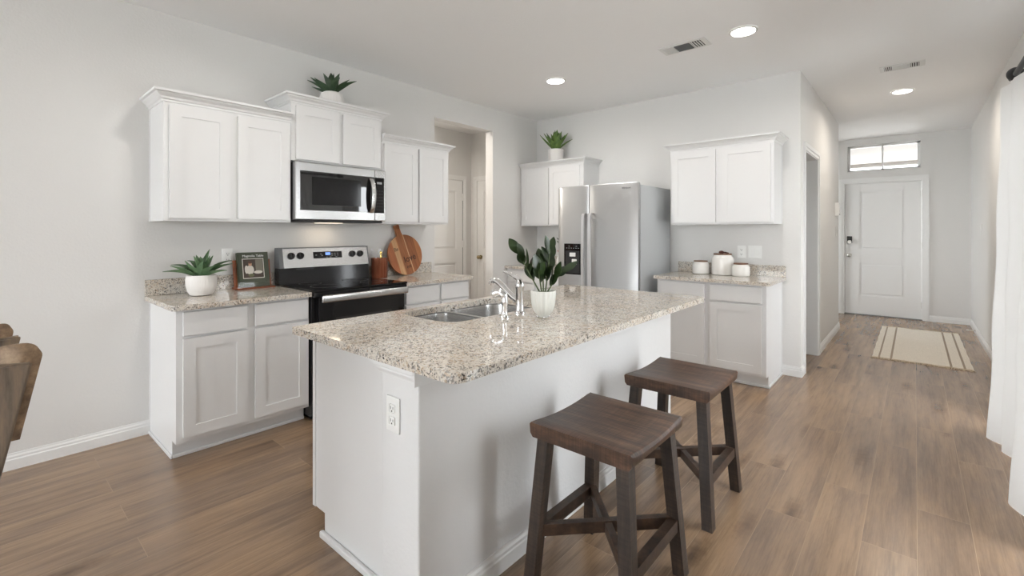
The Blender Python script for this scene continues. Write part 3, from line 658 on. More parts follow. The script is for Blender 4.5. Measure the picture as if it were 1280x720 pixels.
# ------------------------------------------------------------------ refrigerator
fr = thing('refrigerator', 'stainless side-by-side refrigerator with ice dispenser', 'refrigerator', (-2.4, 4.4, 0))
FX0, FX1, FF = -2.847, -1.945, 4.035
mb = MB(); mb.box(FX0+.028, FX1-.004, 4.105, YB-.035, .03, 1.744); mb.box(FX0+.05, FX1-.05, 4.15, YB-.06, 0, .03); mb.build('case', 'fgrey', fr)
MB().box(FX0+.01, FX1-.01, 4.075, 4.104, .02, .09).build('toe_grille', 'mattblack', fr)
MB().box(FX0+.012, FX1-.012, 4.094, 4.1045, .10, 1.74).build('door_gasket', 'dark', fr)
def fdoor(x0, x1, nm):
    # gently crowned front
    mb = MB(); n = 10; rings = []
    for z in (.095, 1.757, 1.766):
        ins = .0 if z < 1.76 else .006
        pr = [(x1-ins, 4.093-ins)]+[(x0+ins+(x1-x0-2*ins)*(1-i/n), FF+ins+.006*abs(2*i/n-1)**4+(.006 if i in (0, n) else 0)) for i in range(n+1)]+[(x0+ins, 4.093-ins)]
        rings.append([(x, y, z) for x, y in pr])
    mb.rings(rings); return mb.build(nm, 'steelv', fr, True)
XS = -2.47
dl = fdoor(FX0, XS-.004, 'freezer_door'); dr = fdoor(XS+.004, FX1, 'fridge_door')
for par, x in ((dl, XS-.038), (dr, XS+.038)):
    pth = smooth_path([(x, FF, 1.485), (x, FF-.042, 1.465), (x, FF-.052, 1.30), (x, FF-.055, 1.08), (x, FF-.052, .86), (x, FF-.042, .70), (x, FF, .68)], 5)
    mb = MB(); mb.rings([[(p.x-.015, p.y-.010, p.z), (p.x+.015, p.y-.010, p.z), (p.x+.017, p.y+.006, p.z), (p.x-.017, p.y+.006, p.z)] for p in pth]); mb.build('door_handle', 'handle', par)
ds = MB().box(-2.765, -2.555, FF-.006, FF+.02, .86, 1.178, .006).build('ice_dispenser', 'bglass', dl)
mb = MB(); mb.box(-2.745, -2.575, FF-.0068, FF-.006, .875, 1.105); mb.build('dispenser_recess', 'mattblack', ds)
mb = MB(); mb.box(-2.69, -2.62, FF-.016, FF-.007, 1.045, 1.085, .003); mb.box(-2.66, -2.605, FF-.020, FF-.007, .965, 1.02, .003); mb.build('paddle', 'white', ds)
for x0_, z0_ in [(-2.735+i*.028, 1.128) for i in range(6)]+[(-2.705, 1.148), (-2.62, 1.148)]:
    MB().box(x0_, x0_+.013, FF-.0072, FF-.006, z0_, z0_+.006).build('button', 'keys', ds)
text_mesh('Whirlpool', .022, .0006, 'badge', 'logo', dr, Matrix.Translation((-2.06, FF-.002, 1.715)) @ Matrix.Rotation(PI/2, 4, 'X'), 'small dark lettered badge')

# ------------------------------------------------------------------ bar stools
def make_stool():
    r = thing('bar_stool', '', 'bar stool', (0, 0, 0), 'dark wood saddle stools')
    nx, ny = 2, 14; hx, hy = .205, .209; th = .042; top_ = []; bot = []
    rings = []
    for j in range(ny+1):
        v_ = -1+2*j/ny; z = .590+.016*v_*v_; e = .006 if j in (0, ny) else 0; y = hy*v_
        bz = .548
        rings.append([(-hx+.014, y, bz), (-hx+.003, y, bz+.012+e*.3), (-hx, y, z-.012), (-hx+.006, y, z-.002-e*.5), (-hx+.014, y, z-e), (hx-.014, y, z-e), (hx-.006, y, z-.002-e*.5), (hx, y, z-.012), (hx-.003, y, bz+.012+e*.3), (hx-.014, y, bz)])
    MB().rings(rings).build('seat', 'seatwood', r, True)
    W = .0225
    def leg_c(sx_, sy_, z):
        t_ = 1-z/.57; return (sx_*(.158+.040*t_), sy_*(.166+.042*t_))
    for sx_ in (-1, 1):
        for sy_ in (-1, 1):
            pts = []
            for z in (0, .572):
                cx, cy = leg_c(sx_, sy_, z); pts += [(cx-W, cy-W, z), (cx+W, cy-W, z), (cx+W, cy+W, z), (cx-W, cy+W, z)]
            MB().hexa(pts).build('leg', 'legwood', r)
    for sx_ in (-1, 1):
        cx, cy = leg_c(sx_, 1, .20); MB().bar((sx_*abs(cx), -cy, .20), (sx_*abs(cx), cy, .20), .034, .044).build('side_stretcher', 'rungwood', r)
    cx, cy = leg_c(1, 1, .20)
    MB().bar((-cx, -cy, .205), (cx, cy, .205), .026, .042).build('cross_stretcher', 'rungwood', r)
    mb = MB(); mb.bar((-cx, cy, .203), (-.012, .012, .203), .026, .040); mb.bar((.012, -.012, .203), (cx, -cy, .203), .026, .040); mb.build('cross_stretcher', 'rungwood', r)
    return r
s1 = make_stool(); s2 = dup(s1)
s1.location = (-.872, 1.556, 0); s1['label'] = 'dark wood saddle bar stool nearest the camera, in front of the other stool'
s2.location = (-.880, 2.314, 0); s2['label'] = 'dark wood saddle bar stool farther along the island, nearer the fridge'

# ------------------------------------------------------------------ plants
def blade(mb, base, az, el, L, W, curl, vee=.16, th=.004, shape='agave', n=10, roll=0):
    p = Vector(base); rings = []
    for i in range(n+1):
        t_ = i/n; e = el+curl*t_
        d = Vector((math.cos(az)*math.cos(e), math.sin(az)*math.cos(e), math.sin(e)))
        side = Vector((-math.sin(az), math.cos(az), 0)); up = side.cross(d)*-1
        if roll: R = Matrix.Rotation(roll, 3, d); side = R @ side; up = R @ up
        if shape == 'agave': wd_ = W*(.55+.9*t_ if t_ < .5 else 1.0*((1-t_)/.5)**.85)
        else: wd_ = W*math.sin(PI*min(max(t_, .02), .985))**.75
        wd_ = max(wd_, .0012)
        rings.append([p-side*wd_/2+up*wd_*vee, p+up*th/2, p+side*wd_/2+up*wd_*vee, p-up*th/2])
        p = p+d*L/n
    mb.rings(rings)
def agave(name, label, loc, pot_prof, top_z, leafm, potm, leaves, W, seg=36, rf=None, group='potted agaves', soil_r=.06):
    r = thing('potted_agave', label, 'potted plant', loc, group); x, y, z = loc
    MB().lathe((x, y, z+.001), pot_prof, seg, rf).build('pot', potm, r, True)
    MB().lathe((x, y, z), [(soil_r, top_z-.012), (soil_r, top_z-.001)], 24).build('soil', 'soil', r)
    mb = MB()
    for az, el, L, wf, curl in leaves: blade(mb, (x+.012*math.cos(az), y+.012*math.sin(az), z+top_z-.008), az, el, L, W*wf, curl, .34)
    mb.build('foliage', leafm, r, True); return r
R_ = random.Random(4)
# directions: image right is azimuth 40.8 deg, towards camera is -49.2 deg
def leafset(spec):
    return [(math.radians(40.8+a), math.radians(e), L, wf, math.radians(c_)) for a, e, L, wf, c_ in spec]
bowl = [(.048, 0), (.062, .005), (.077, .03), (.086, .065), (.087, .10), (.083, .128), (.078, .132), (.073, .128), (.070, .112), (.002, .112)]
agave('potted_agave', 'potted agave with spreading leaves in a white bowl pot, on the left countertop', (-3.505, .972, ZT), bowl, .118, 'agave', 'potwhite', leafset([
    (2, 42, .215, .95, -34), (178, 46, .215, .95, -48), (-14, 27, .20, .9, -24), (194, 28, .215, .95, -34), (28, 56, .20, .9, -46), (150, 62, .205, .85, -62),
    (-50, 50, .135, 1.3, 22), (-92, 66, .135, 1.45, 14), (-138, 50, .14, 1.2, 16), (56, 64, .155, 1.3, 10), (104, 70, .23, .62, -34), (120, 52, .17, 1, -10),
    (-66, 80, .145, 1.35, 4), (-120, 76, .15, 1.3, 3), (30, 74, .15, 1.3, 6), (160, 74, .155, 1.2, 6), (-30, 36, .17, 1, -10), (212, 36, .175, 1, -14)]), .056)
def flute(n, a): return lambda th, z: 1+a*math.cos(n*th)
ball = [(.06, 0), (.085, .02), (.094, .07), (.092, .13), (.080, .165), (.062, .176), (.055, .172), (.05, .16), (.002, .16)]
agave('potted_agave', 'potted agave with dark leaves in a ribbed white pot, on the raised cabinet', (-3.575, 1.905, 2.249), ball, .166, 'agave_dark', 'potwhite', leafset([
    (178, 38, .23, .9, -10), (2, 40, .22, 1.1, -18), (-8, 30, .17, 1, 0), (186, 20, .16, .8, 10), (140, 66, .20, .8, -10), (-120, 62, .17, 1.4, 8), (-75, 72, .17, 1.5, 5), (-30, 60, .18, 1.3, 8), (60, 66, .18, 1, 5), (95, 76, .20, .7, 4), (215, 34, .19, 1.1, 8), (-50, 34, .16, 1, 0), (-135, 40, .17, 1, 0), (25, 54, .19, 1, -10), (110, 50, .16, 1, 0)]), .060, 72, flute(24, .015), soil_r=.05)
tub = [(.085, 0), (.090, .01), (.094, .18), (.095, .212), (.090, .215), (.085, .212), (.082, .198), (.002, .198)]
agave('potted_agave', 'potted agave with upright green leaves in a white cylinder pot, on the corner cabinet', (-3.318, 4.665, 2.086), tub, .202, 'agave_lime', 'potwhite', leafset([
    (172, 42, .28, .9, 14), (8, 44, .25, .9, -12), (150, 62, .27, 1.1, 4), (-150, 50, .22, 1.2, 14), (-110, 64, .24, 1.4, 6), (-85, 74, .26, 1.5, 3), (-60, 62, .25, 1.4, 6), (-30, 52, .25, 1.2, 6), (60, 70, .27, 1.1, 2), (95, 78, .28, .9, 2), (120, 66, .26, 1, 4), (185, 54, .26, 1, 8), (-10, 58, .26, 1.2, 2), (30, 60, .25, 1, 0)]), .068, soil_r=.075)
# zz plant on the island: right = camera right at the plant
zx, zy = -1.352, 1.796
zz = thing('potted_zz_plant', 'dark green zz plant in a pale fluted pot on the island', 'potted plant', (zx, zy, ZT))
cupp = [(.020, .006), (.030, .016), (.044, .032), (.054, .06), (.058, .10), (.060, .128), (.057, .131), (.053, .128), (.050, .118), (.002, .118)]
MB().lathe((zx, zy, ZT), cupp, 96, lambda th, z: 1+.035*math.cos(16*th)).build('pot', 'celadon', zz, True)
mb = MB(); mb.lathe((zx, zy, ZT+.0005), [(.024, 0), (.026, .003), (.016, .008), (.016, .014), (.003, .016)], 20)
for k in range(4): a = PI/4+k*PI/2; mb.sphere((zx+.027*math.cos(a), zy+.027*math.sin(a), ZT+.0065), .006, u=10, v=8)
mb.build('pot_foot', 'chrome', zz, True)
MB().lathe((zx, zy, ZT), [(.05, .1185), (.05, .1205)], 24).build('soil', 'soil', zz)
ca = math.radians(40.81); RT = Vector((math.cos(ca), math.sin(ca), 0)); FW = Vector((-math.sin(ca), math.cos(ca), 0))
def pp(u_, v_, dep=0):      # plant-plane sketch in the plant's own frame (centimetres right, up, away)
    return Vector((zx, zy, ZT+.12))+RT*u_/100+Vector((0, 0, v_/100))+FW*dep/100
st = MB(); lf = MB()
def zstem(path, leaves):
    pts = smooth_path([pp(*p) for p in path], 6); n = len(pts)
    st.tube(pts, [.0042-.0026*i/n for i in range(n)], 8)
    for (bu, bv, bd, tu, tv, td, wd_) in leaves:
        a, b = pp(bu, bv, bd), pp(tu, tv, td); d = b-a; L = d.length
        az = math.atan2(d.y, d.x); el = math.asin(max(-1, min(1, d.z/L)))
        # roll so that the blade faces the room
        side = Vector((-math.sin(az), math.cos(az), 0)); up = -side.cross(d/L)
        want = -FW; ang = math.atan2(want.dot(side), want.dot(up)); roll = max(-1.25, min(1.25, -ang))
        blade(lf, a, az, el, L, wd_*1.02/100, .18*R_.uniform(-1, 1), .10, .0022, 'zz', 10, roll if roll else .01)
zstem([(-1.6, 0, 0), (-6.5, 9, 0), (-12, 19.5, 1)], [(-11.8, 18.5, 1, -16.2, 26.2, 1.5, 4.8), (-9.8, 15, 0, -12.2, 24.2, -1.5, 5.2), (-8.0, 11.5, 0, -8.2, 21.4, -2, 5.2), (-6.4, 8.5, 0, -5.0, 17.6, -2.5, 5.2), (-9.2, 13.5, .5, -11.6, 19.6, 3, 4.4), (-5.4, 6.5, 0, -8, 14.5, 2.5, 4.6), (-4.6, 5.2, -.5, -3.4, 13.2, -2.6, 4.8)])
zstem([(.9, 0, -.5), (2.2, 10, 0), (3.2, 21, 0)], [(3.0, 18.5, 0, .6, 27.4, -1, 4.4), (3.3, 20, 0, 5.4, 26.8, 1, 3.4), (2.6, 14.5, 0, -.8, 22.4, -2, 4.6), (2.9, 15, 0, 5.2, 23.6, 1.5, 4), (2.3, 11, 0, -1.4, 19, -2, 4.8), (2.2, 9.5, 0, 4.6, 18.4, 2, 4.4), (1.8, 7, 0, -.6, 15, -2, 4.6), (1.5, 5.4, 0, 3.4, 13.2, -1.6, 4.6)])
zstem([(1.8, 0, 0), (5, 5.4, -1), (8.6, 10.4, -2)], [(8.4, 10, -2, 16.6, 14.8, -3, 3.2), (5.6, 6.2, -1, 8.6, 15, -3.5, 5), (4, 4.6, -.5, 4.8, 13, -3, 5), (6.8, 8, -1.5, 11.2, 12.4, 1.5, 3.8), (3.2, 3.4, 0, 6.8, 9.6, -2.4, 4.4)])
zstem([(-.8, 0, -1.5), (-1.8, 6, -3), (-2.6, 11, -4)], [(-2.6, 10.4, -4, -4.4, 18.8, -4.5, 5), (-2.2, 8, -3.4, .4, 15.2, -5, 4.8), (-2, 7, -3.2, -5, 13.6, -4.6, 4.8), (-1.6, 5, -2.6, .2, 11.8, -4.6, 4.6)])
zstem([(.2, 0, 1.5), (0, 8, 3), (-.5, 15, 4)], [(-.5, 15, 4, -2.4, 21, 5, 4), (-.2, 11.5, 3.5, 2.8, 18, 5, 4), (0, 8, 3, -3.4, 14, 4.5, 4), (0, 6, 2.6, 2.6, 12.2, 5, 4)])
st.build('stems', 'stem', zz, True); lf.build('foliage', 'zz', zz, True)

# ------------------------------------------------------------------ things on the left countertops
# book stand, book
bs = thing('book_stand', 'walnut cookbook stand with clear acrylic lip, on the left countertop', 'book stand', (-3.65, 1.35, ZT))
lean = math.radians(11)
LM = Matrix.Translation((-3.632, 1.346, ZT+.012)) @ Matrix.Rotation(-lean, 4, 'Y')      # local x out of the cover, y across, z up
MB().box(-.042, -.030, -.127, .127, -.004, .205, .003).xform(LM).build('back_panel', 'standwood', bs)
MB().box(-3.715, -3.60, 1.346-.128, 1.346+.128, ZT+.0005, ZT+.012, .002).build('ledge', 'standwood', bs)
mb = MB(); mb.box(-3.603, -3.598, 1.346-.126, 1.346+.126, ZT+.0125, ZT+.055); mb.build('clear_lip', 'acrylic', bs)
bk = thing('cookbook', 'green cookbook with white title and a photo on its cover', 'book', (-3.64, 1.346, ZT+.014))
BW = .104
MB().box(-.026, -.003, -BW+.004, BW-.004, .006, .250).xform(LM).build('pages', 'page', bk)
cv = MB(); cv.box(-.029, -.026, -BW, BW, .002, .254); cv.box(-.003, 0, -BW, BW, .002, .254); cv.box(-.029, 0, -BW-.001, -BW+.003, .002, .254); cv = cv.xform(LM).build('cover', 'book', bk)
TM = LM @ Matrix(((0, 0, 1, 0), (1, 0, 0, 0), (0, 1, 0, 0), (0, 0, 0, 1)))          # text plane: x->y, y->z, z->x
text_mesh('Magnolia Table', .024, .0004, 'title', 'white', cv, TM @ Matrix.Translation((0, .227, .0006)), 'white title lettering')
def cpatch(name, c_, rough=.5):
    M[name] = mat(name, c_, rough); return name
cpatch('photo_wall', srgb(128, 122, 108)); cpatch('photo_dark', srgb(66, 52, 40)); cpatch('photo_skin', srgb(196, 150, 120)); cpatch('photo_cream', srgb(222, 216, 206)); cpatch('photo_green', srgb(96, 96, 62)); cpatch('photo_hair', srgb(92, 52, 34))
pf = MB().box(.0002, .0008, -.076, .070, .062, .208).xform(LM).build('cover_photo', 'photo_cream', cv)
def ph(nm, m_, pts, dz):
    mb = MB(); vs = [mb.m.verts.new((.0009+dz, y, z)) for y, z in pts]; fc = mb.m.faces.new(vs); q = bmesh.ops.extrude_face_region(mb.m, geom=[fc]); bmesh.ops.translate(mb.m, verts=[v for v in q['geom'] if isinstance(v, bmesh.types.BMVert)], vec=(.0002, 0, 0)); mb.xform(LM).build(nm, m_, pf)
def ell(cy_, cz_, ry, rz, n=16): return [(cy_+ry*math.cos(2*PI*i/n), cz_+rz*math.sin(2*PI*i/n)) for i in range(n)]
ph('photo_background', 'photo_dark', [(-.071, .067), (.065, .067), (.065, .203), (-.071, .203)], 0)
ph('photo_window', 'photo_wall', [(.012, .11), (.062, .11), (.062, .2), (.012, .2)], .0002)
ph('photo_figure', 'photo_cream', ell(-.026, .125, .026, .034), .0003); ph('photo_figure', 'photo_cream', ell(-.05, .128, .012, .03), .0004)
ph('photo_figure', 'photo_skin', ell(-.024, .168, .0115, .015), .0004); ph('photo_figure', 'photo_hair', ell(-.025, .179, .0125, .009), .0005)
ph('photo_table', 'photo_cream', ell(.028, .106, .03, .012), .0005); ph('photo_table', 'photo_green', ell(-.02, .085, .02, .012), .0005)
# utensil crock and utensils
kx, ky = -3.628, 2.385
ck = thing('utensil_crock', 'copper-brown utensil crock between the range and the round board', 'crock', (kx, ky, ZT))
MB().lathe((kx, ky, ZT+.001), [(.068, 0), (.071, .004), (.071, .165), (.073, .170), (.073, .176), (.067, .176), (.066, .01), (.002, .01)], 36).build('crock_body', 'copper', ck, True)
def tool(nm, label, cat, a, b, r, m_, extra=None):
    o = thing(nm, label, cat, a, 'utensils in the crock'); mb = MB(); mb.tube(smooth_path([a, Vector(a).lerp(Vector(b), .5), b], 4), r, 10); mb.build('handle', m_, o, True)
    if extra: extra(o)
    return o
def loops(o):
    b_ = Vector((kx-.012, ky-.028, ZT+.185))
    mb = MB()
    for k in range(5):
        a = k*PI/5; dx, dy = math.cos(a)*.024, math.sin(a)*.024; ax = Vector((-.004, -.045, .075))
        pts = [b_+Vector((dx*math.sin(PI*s/10)*(-1)**0, dy*math.sin(PI*s/10), 0))*1+ax*(s/10) for s in range(11)]
        pts2 = [b_-Vector((dx*math.sin(PI*s/10), dy*math.sin(PI*s/10), 0))+ax*(s/10) for s in range(11)]
        mb.tube(pts, .0014, 6); mb.tube(pts2, .0014, 6)
    mb.build('wire_loops', 'whisk', o, True)
tool('whisk', 'white wire whisk standing in the utensil crock', 'whisk', (kx-.014, ky-.022, ZT+.014), (kx-.012, ky-.030, ZT+.186), .006, 'whisk', loops)
def spoon(o):
    MB().sphere((kx-.027, ky+.020, ZT+.232), .020, (.3, .9, 1.35)).build('bowl', 'whisk', o, True)
tool('serving_spoon', 'white serving spoon standing at the back of the crock', 'spoon', (kx-.022, ky+.022, ZT+.014), (kx-.026, ky+.020, ZT+.21), .005, 'whisk', spoon)
def knobg(o):
    MB().sphere((kx+.026, ky-.004, ZT+.224), .011, (1, 1, 1.5)).build('finial', 'gold', o, True)
tool('gold_utensil', 'gold-handled utensil at the front of the crock', 'utensil', (kx+.020, ky+.004, ZT+.014), (kx+.026, ky-.004, ZT+.212), [.006]*4+[.008]*5, 'gold', knobg)
# round board leaning against the wall
bd = thing('round_board', 'round striped acacia serving board with handle, leaning on the wall', 'cutting board', (-3.68, 2.69, ZT))
la = math.radians(9.0)
BMx = Matrix.Translation((-3.640, 2.688, ZT+.001)) @ Matrix.Rotation(-la, 4, 'Y') @ Matrix.Rotation(math.radians(15), 4, 'X')   # local z up the board
R0 = .192; out_ = []
n = 64; hw = .033; a_h = math.asin(hw/R0)
for i in range(n+1):
    a = PI/2+a_h+(2*PI-2*a_h)*i/n; out_.append((R0*math.cos(a), R0*math.sin(a)))
out_ = out_ + [(hw*.85, R0+.02), (hw*.78, R0+.06), (hw*.9, R0+.092), (hw*.6, R0+.102), (-hw*.6, R0+.102), (-hw*.9, R0+.092), (-hw*.78, R0+.06), (-hw*.85, R0+.02)]
mb = MB(); mb.poly(out_, [], -.009, .009); mb.xform(Matrix(((0, 0, 1, 0), (1, 0, 0, 0), (0, 1, 0, 0), (0, 0, 0, 1))))
# keep object axes along the board: rotate the object itself
bo = mb.build('board', 'board', bd, world=False)
bo.matrix_local = Matrix.Translation(-Vector((-3.68, 2.69, ZT))) @ BMx @ Matrix.Translation((0, 0, 0))
ctr = Vector((0, 0, R0))
bo.matrix_local = Matrix.Translation(-Vector((-3.68, 2.69, ZT))) @ Matrix.Translation((-3.634, 2.688, ZT+.003)) @ Matrix.Rotation(-la, 4, 'Y') @ Matrix.Translation(ctr) @ Matrix.Rotation(math.radians(15), 4, 'X')
def btext(body, size, y, z, nm):
    q = text_mesh(body, size, .0004, nm, 'burn', None, Matrix(((0, 0, 1, .0093), (1, 0, 0, y), (0, 1, 0, z), (0, 0, 0, 1)))); q.parent = bo; q['label'] = 'burnt lettering'
btext('love', .085, .035, -.045, 'lettering'); btext('Be', .05, -.085, .075, 'lettering'); btext('eat', .05, .0, -.115, 'lettering')

# ------------------------------------------------------------------ canisters
def canister(label, x, y, r, h, lid_h, knob):
    o = thing('canister', label, 'canister', (x, y, ZT), 'white ceramic canisters')
    MB().lathe((x, y, ZT+.001), [(r*.90, 0), (r*.97, .004), (r, h*.12), (r, h*.74), (r*.95, h*.86), (r*.82, h*.95), (r*.76, h), (.002, h)], 40).build('jar', 'glaze', o, True)
    l_ = MB().lathe((x, y, ZT+h+.001), [(r*.80, 0), (r*.83, .002), (r*.83, lid_h-.002), (r*.80, lid_h), (.002, lid_h)], 32).build('lid', 'lidwood', o, True)
    if knob:
        mb = MB(); mb.sphere((x-.008, y-.01, ZT+h+lid_h+.013), .022, (1.1, .7, .7)); mb.tube(smooth_path([(x, y-.01, ZT+h+lid_h+.012), (x+.03, y-.015, ZT+h+lid_h+.012), (x+.062, y-.02, ZT+h+lid_h+.004)], 4), .007, 8); mb.build('leather_tie', 'leather', o, True)
    # raised panel lettering too small to read: a faint line
    a = -PI/2+.45
    return o
canister('small white canister with dark wood lid, left of the tall canister', -1.585, 4.665, .077, .118, .010, False)
canister('tall white canister with a leather tie on its dark lid', -1.392, 4.700, .098, .190, .012, True)
canister('small white canister with dark wood lid, right of the tall canister', -1.218, 4.655, .076, .108, .012, False)
# small vase with an orange flower in the far corner
vx, vy = -3.225, 4.62
va = thing('flower_vase', 'small white vase with an orange flower, left of the fridge', 'vase', (vx, vy, ZT))
MB().lathe((vx, vy, ZT+.001), [(.035, 0), (.048, .02), (.05, .06), (.036, .10), (.026, .125), (.03, .135), (.022, .135), (.02, .12), (.002, .12)], 28).build('vase_body', 'glaze', va, True)
mb = MB(); mb.tube([(vx, vy, ZT+.10), (vx-.005, vy, ZT+.2), (vx-.012, vy, ZT+.31)], .003, 8); mb.build('stem', 'stem', va, True)
mb = MB()
for k in range(7): blade(mb, (vx, vy, ZT+.155), k*2*PI/7, .5, .045, .035, .5, .1, .003, 'zz', 6, .01)
mb.build('bloom', 'orange', va, True)
mb = MB()
for k in range(5): blade(mb, (vx-.008, vy, ZT+.22+.018*k), k*2.3, .9, .07, .025, -.4, .1, .003, 'zz', 6, .01)
mb.build('leaves', 'agave_dark', va, True)

# ------------------------------------------------------------------ outlets, switches, chime
def plate(name, label, cat, c_, out, kind, group=None):
    """wall plate 0.07 x 0.115; out is the outward direction"""
    o = thing(name, label, cat, c_, group); n = Vector(out); s_ = Vector((0, 0, 1)).cross(n)
    Mx = Matrix.Translation(c_) @ Matrix(((n.x, s_.x, 0, 0), (n.y, s_.y, 0, 0), (n.z, s_.z, 1, 0), (0, 0, 0, 1)))
    loc = lambda mb: mb.xform(Mx)
    w_ = .037 if kind != 'wide' else .058
    loc(MB().box(.0005, .006, -w_, w_, -.060, .060, .003)).build('cover_plate', 'white', o)
    if kind == 'outlet':
        for z in (.021, -.021):
            q = loc(MB().box(.006, .009, -.0165, .0165, z-.0145, z+.0145, .004)).build('socket', 'white', o)
            mb = MB(); mb.box(.009, .0094, -.0075, -.0052, z-.003, z+.007); mb.box(.009, .0094, .0052, .0075, z-.003, z+.006); mb.box(.009, .0094, -.0025, .0025, z-.011, z-.006); loc(mb).build('slots', 'dark', q)
    else:
        for dy in ((0,) if kind == 'switch' else (-.023, .023)): loc(MB().box(.006, .010, dy-.0165, dy+.0165, -.033, .033, .003)).build('rocker', 'white', o)
    return o
plate('power_outlet', 'white power outlet on the end of the island half wall', 'outlet', (-1.338, PYa, .684), (0, -1, 0), 'outlet', 'wall plates')
plate('power_outlet', 'white power outlet on the wall above the canisters', 'outlet', (-1.258, YB, 1.106), (0, -1, 0), 'outlet', 'wall plates')
plate('light_switch', 'white double switch plate right of the outlet above the canisters', 'switch', (-1.140, YB, 1.108), (0, -1, 0), 'wide', 'wall plates')
plate('power_outlet', 'white power outlet on the left wall beside the cookbook', 'outlet', (XL, 1.20, 1.12), (1, 0, 0), 'outlet', 'wall plates')
plate('light_switch', 'white switch plate on the right hallway wall', 'switch', (XR, 7.75, 1.33), (-1, 0, 0), 'switch', 'wall plates')
plate('light_switch', 'white switch plate on the hall wall under the door chime', 'switch', (XC, 7.30, 1.30), (1, 0, 0), 'switch', 'wall plates')
ch = thing('door_chime', 'white door chime box on the hall wall near the front door', 'door chime', (XC, 7.25, 1.58))
MB().box(XC+.0005, XC+.045, 7.19, 7.31, 1.50, 1.67, .006).build('chime_cover', 'white', ch)
MB().box(XC+.0455, XC+.047, 7.21, 7.29, 1.515, 1.525).build('sound_slot', 'grey', ch)
ds_ = thing('door_stop', 'spring door stop on the right baseboard by the entry', 'door stop', (XR-.014, 8.26, .05))
MB().tube([(XR-.014, 8.26, .05), (XR-.08, 8.26, .05)], .007, 10).build('spring', 'nickel', ds_, True)
MB().tube([(XR-.08, 8.26, .05), (XR-.095, 8.26, .05)], .009, 10).build('tip', 'white', ds_, True)

# ------------------------------------------------------------------ ceiling: downlights and vents
def downlight(label, x, y, first=None, power=1, col=(1, .955, .90)):
    if first: o = dup(first); o.location = (x, y, H); o['label'] = label
    else:
        o = thing('downlight', label, 'ceiling light', (x, y, H), 'recessed ceiling lights')
        MB().lathe((x, y, H), [(.096, -.0005), (.094, -.006), (.082, -.010), (.078, -.008), (.078, -.0005)], 40, None, False, False).build('trim_ring', 'vent', o, True)
        MB().lathe((x, y, H), [(.078, -.0008), (.078, -.012), (.06, -.018), (.002, -.020)], 40, None, True, True).build('lens', 'lens', o, True)
    l = bpy.data.lights.new('downlight_lamp', 'AREA'); l.shape = 'DISK'; l.size = .15; l.energy = DOWN*power; l.color = col; l.spread = math.radians(165)
    lo = bpy.data.objects.new('downlight_lamp', l); C.objects.link(lo); lo.location = (x, y, H-.024); return o
d0 = downlight('round ceiling downlight nearest the corner cabinets, left of the ceiling vent', -2.59, 3.635)
downlight('largest round ceiling downlight in view, right of the kitchen vent', -.93, 3.615, d0)
downlight('round ceiling downlight in the hallway before the front door', -.094, 6.225, d0, 1.5, (1, .91, .80))
downlight('round ceiling downlight above the left countertop', -2.50, 1.0, d0)
downlight('round ceiling downlight above the near end of the island', -.93, 1.0, d0)
downlight('round ceiling downlight inside the utility hall', -4.35, 3.3, d0, 2.4, (1, .92, .82))
def vent(label, x0, x1, y0, y1, kinds):
    o = thing('ceiling_vent', label, 'air vent', ((x0+x1)/2, (y0+y1)/2, H), 'ceiling air vents')
    MB().box(x0, x1, y0, y1, H-.006, H-.0005, .002).build('vent_frame', 'vent', o)
    W_ = (x1-x0-.06); D_ = .028
    for i, k in enumerate(kinds):
        a = x0+.03+W_*sum(kk[0] for kk in kinds[:i]); b = a+W_*k[0]-.008
        MB().box(a, b, y0+D_, y1-D_, H-.0068, H-.0061).build('vent_opening', k[1], o)
        mb = MB()
        if k[2] == 'x':
            n_ = max(4, int((b-a)/.018))
            for q in range(n_): mb.box(a+(b-a)*(q+.5)/n_-.003, a+(b-a)*(q+.5)/n_+.003, y0+D_, y1-D_, H-.012, H-.0069)
        else:
            n_ = max(4, int((y1-y0-2*D_)/.014))
            for q in range(n_): c_ = y0+D_+(y1-y0-2*D_)*(q+.5)/n_; mb.box(a, b, c_-.0025, c_+.0025, H-.012, H-.0069)
        mb.build('louvers', 'vent' if k[2] == 'x' else ('grey' if k[1] == 'grey' else 'vent'), o)
vent('large white ceiling air vent over the kitchen, near the fridge', -1.535, -1.176, 3.53, 3.71, [(.30, 'vent', 'y'), (.42, 'grey', 'y'), (.28, 'dark', 'x')])
vent('narrow white ceiling air vent over the hallway', -.234, .07, 5.20, 5.375, [(.25, 'dark', 'x'), (.47, 'vent', 'y'), (.28, 'dark', 'x')])

# ------------------------------------------------------------------ rug, curtain, dining chair
rug = thing('hall_rug', 'cream striped woven rug with fringe before the front door', 'rug', (.043, 7.13, 0))
mb = MB(); nx, ny = 20, 60; rr = random.Random(3)
g = [[mb.m.verts.new((-.378+.756*i/nx+.002*math.sin(j*.5), -1.02+2.04*j/ny+(.012*math.sin(i*1.3)), .007+.0015*math.sin(i*.9)*math.sin(j*.4))) for i in range(nx+1)] for j in range(ny+1)]
for j in range(ny):
    for i in range(nx): mb.m.faces.new((g[j][i], g[j][i+1], g[j+1][i+1], g[j+1][i]))
q = bmesh.ops.extrude_face_region(mb.m, geom=list(mb.m.faces)); bmesh.ops.translate(mb.m, verts=[v for v in q['geom'] if isinstance(v, bmesh.types.BMVert)], vec=(0, 0, -.0065))
mb.build('weave', 'rug', rug, True, world=False)
mb = MB()
for e in (-1, 1):
    for i in range(110):
        x = -.376+.752*i/109; L = .045+.03*rr.random(); mb.tube([(x, e*1.012, .006), (x+rr.uniform(-.008, .008), e*(1.02+L*.5), .005), (x+rr.uniform(-.02, .02), e*(1.02+L), .0035)], .0028, 5)
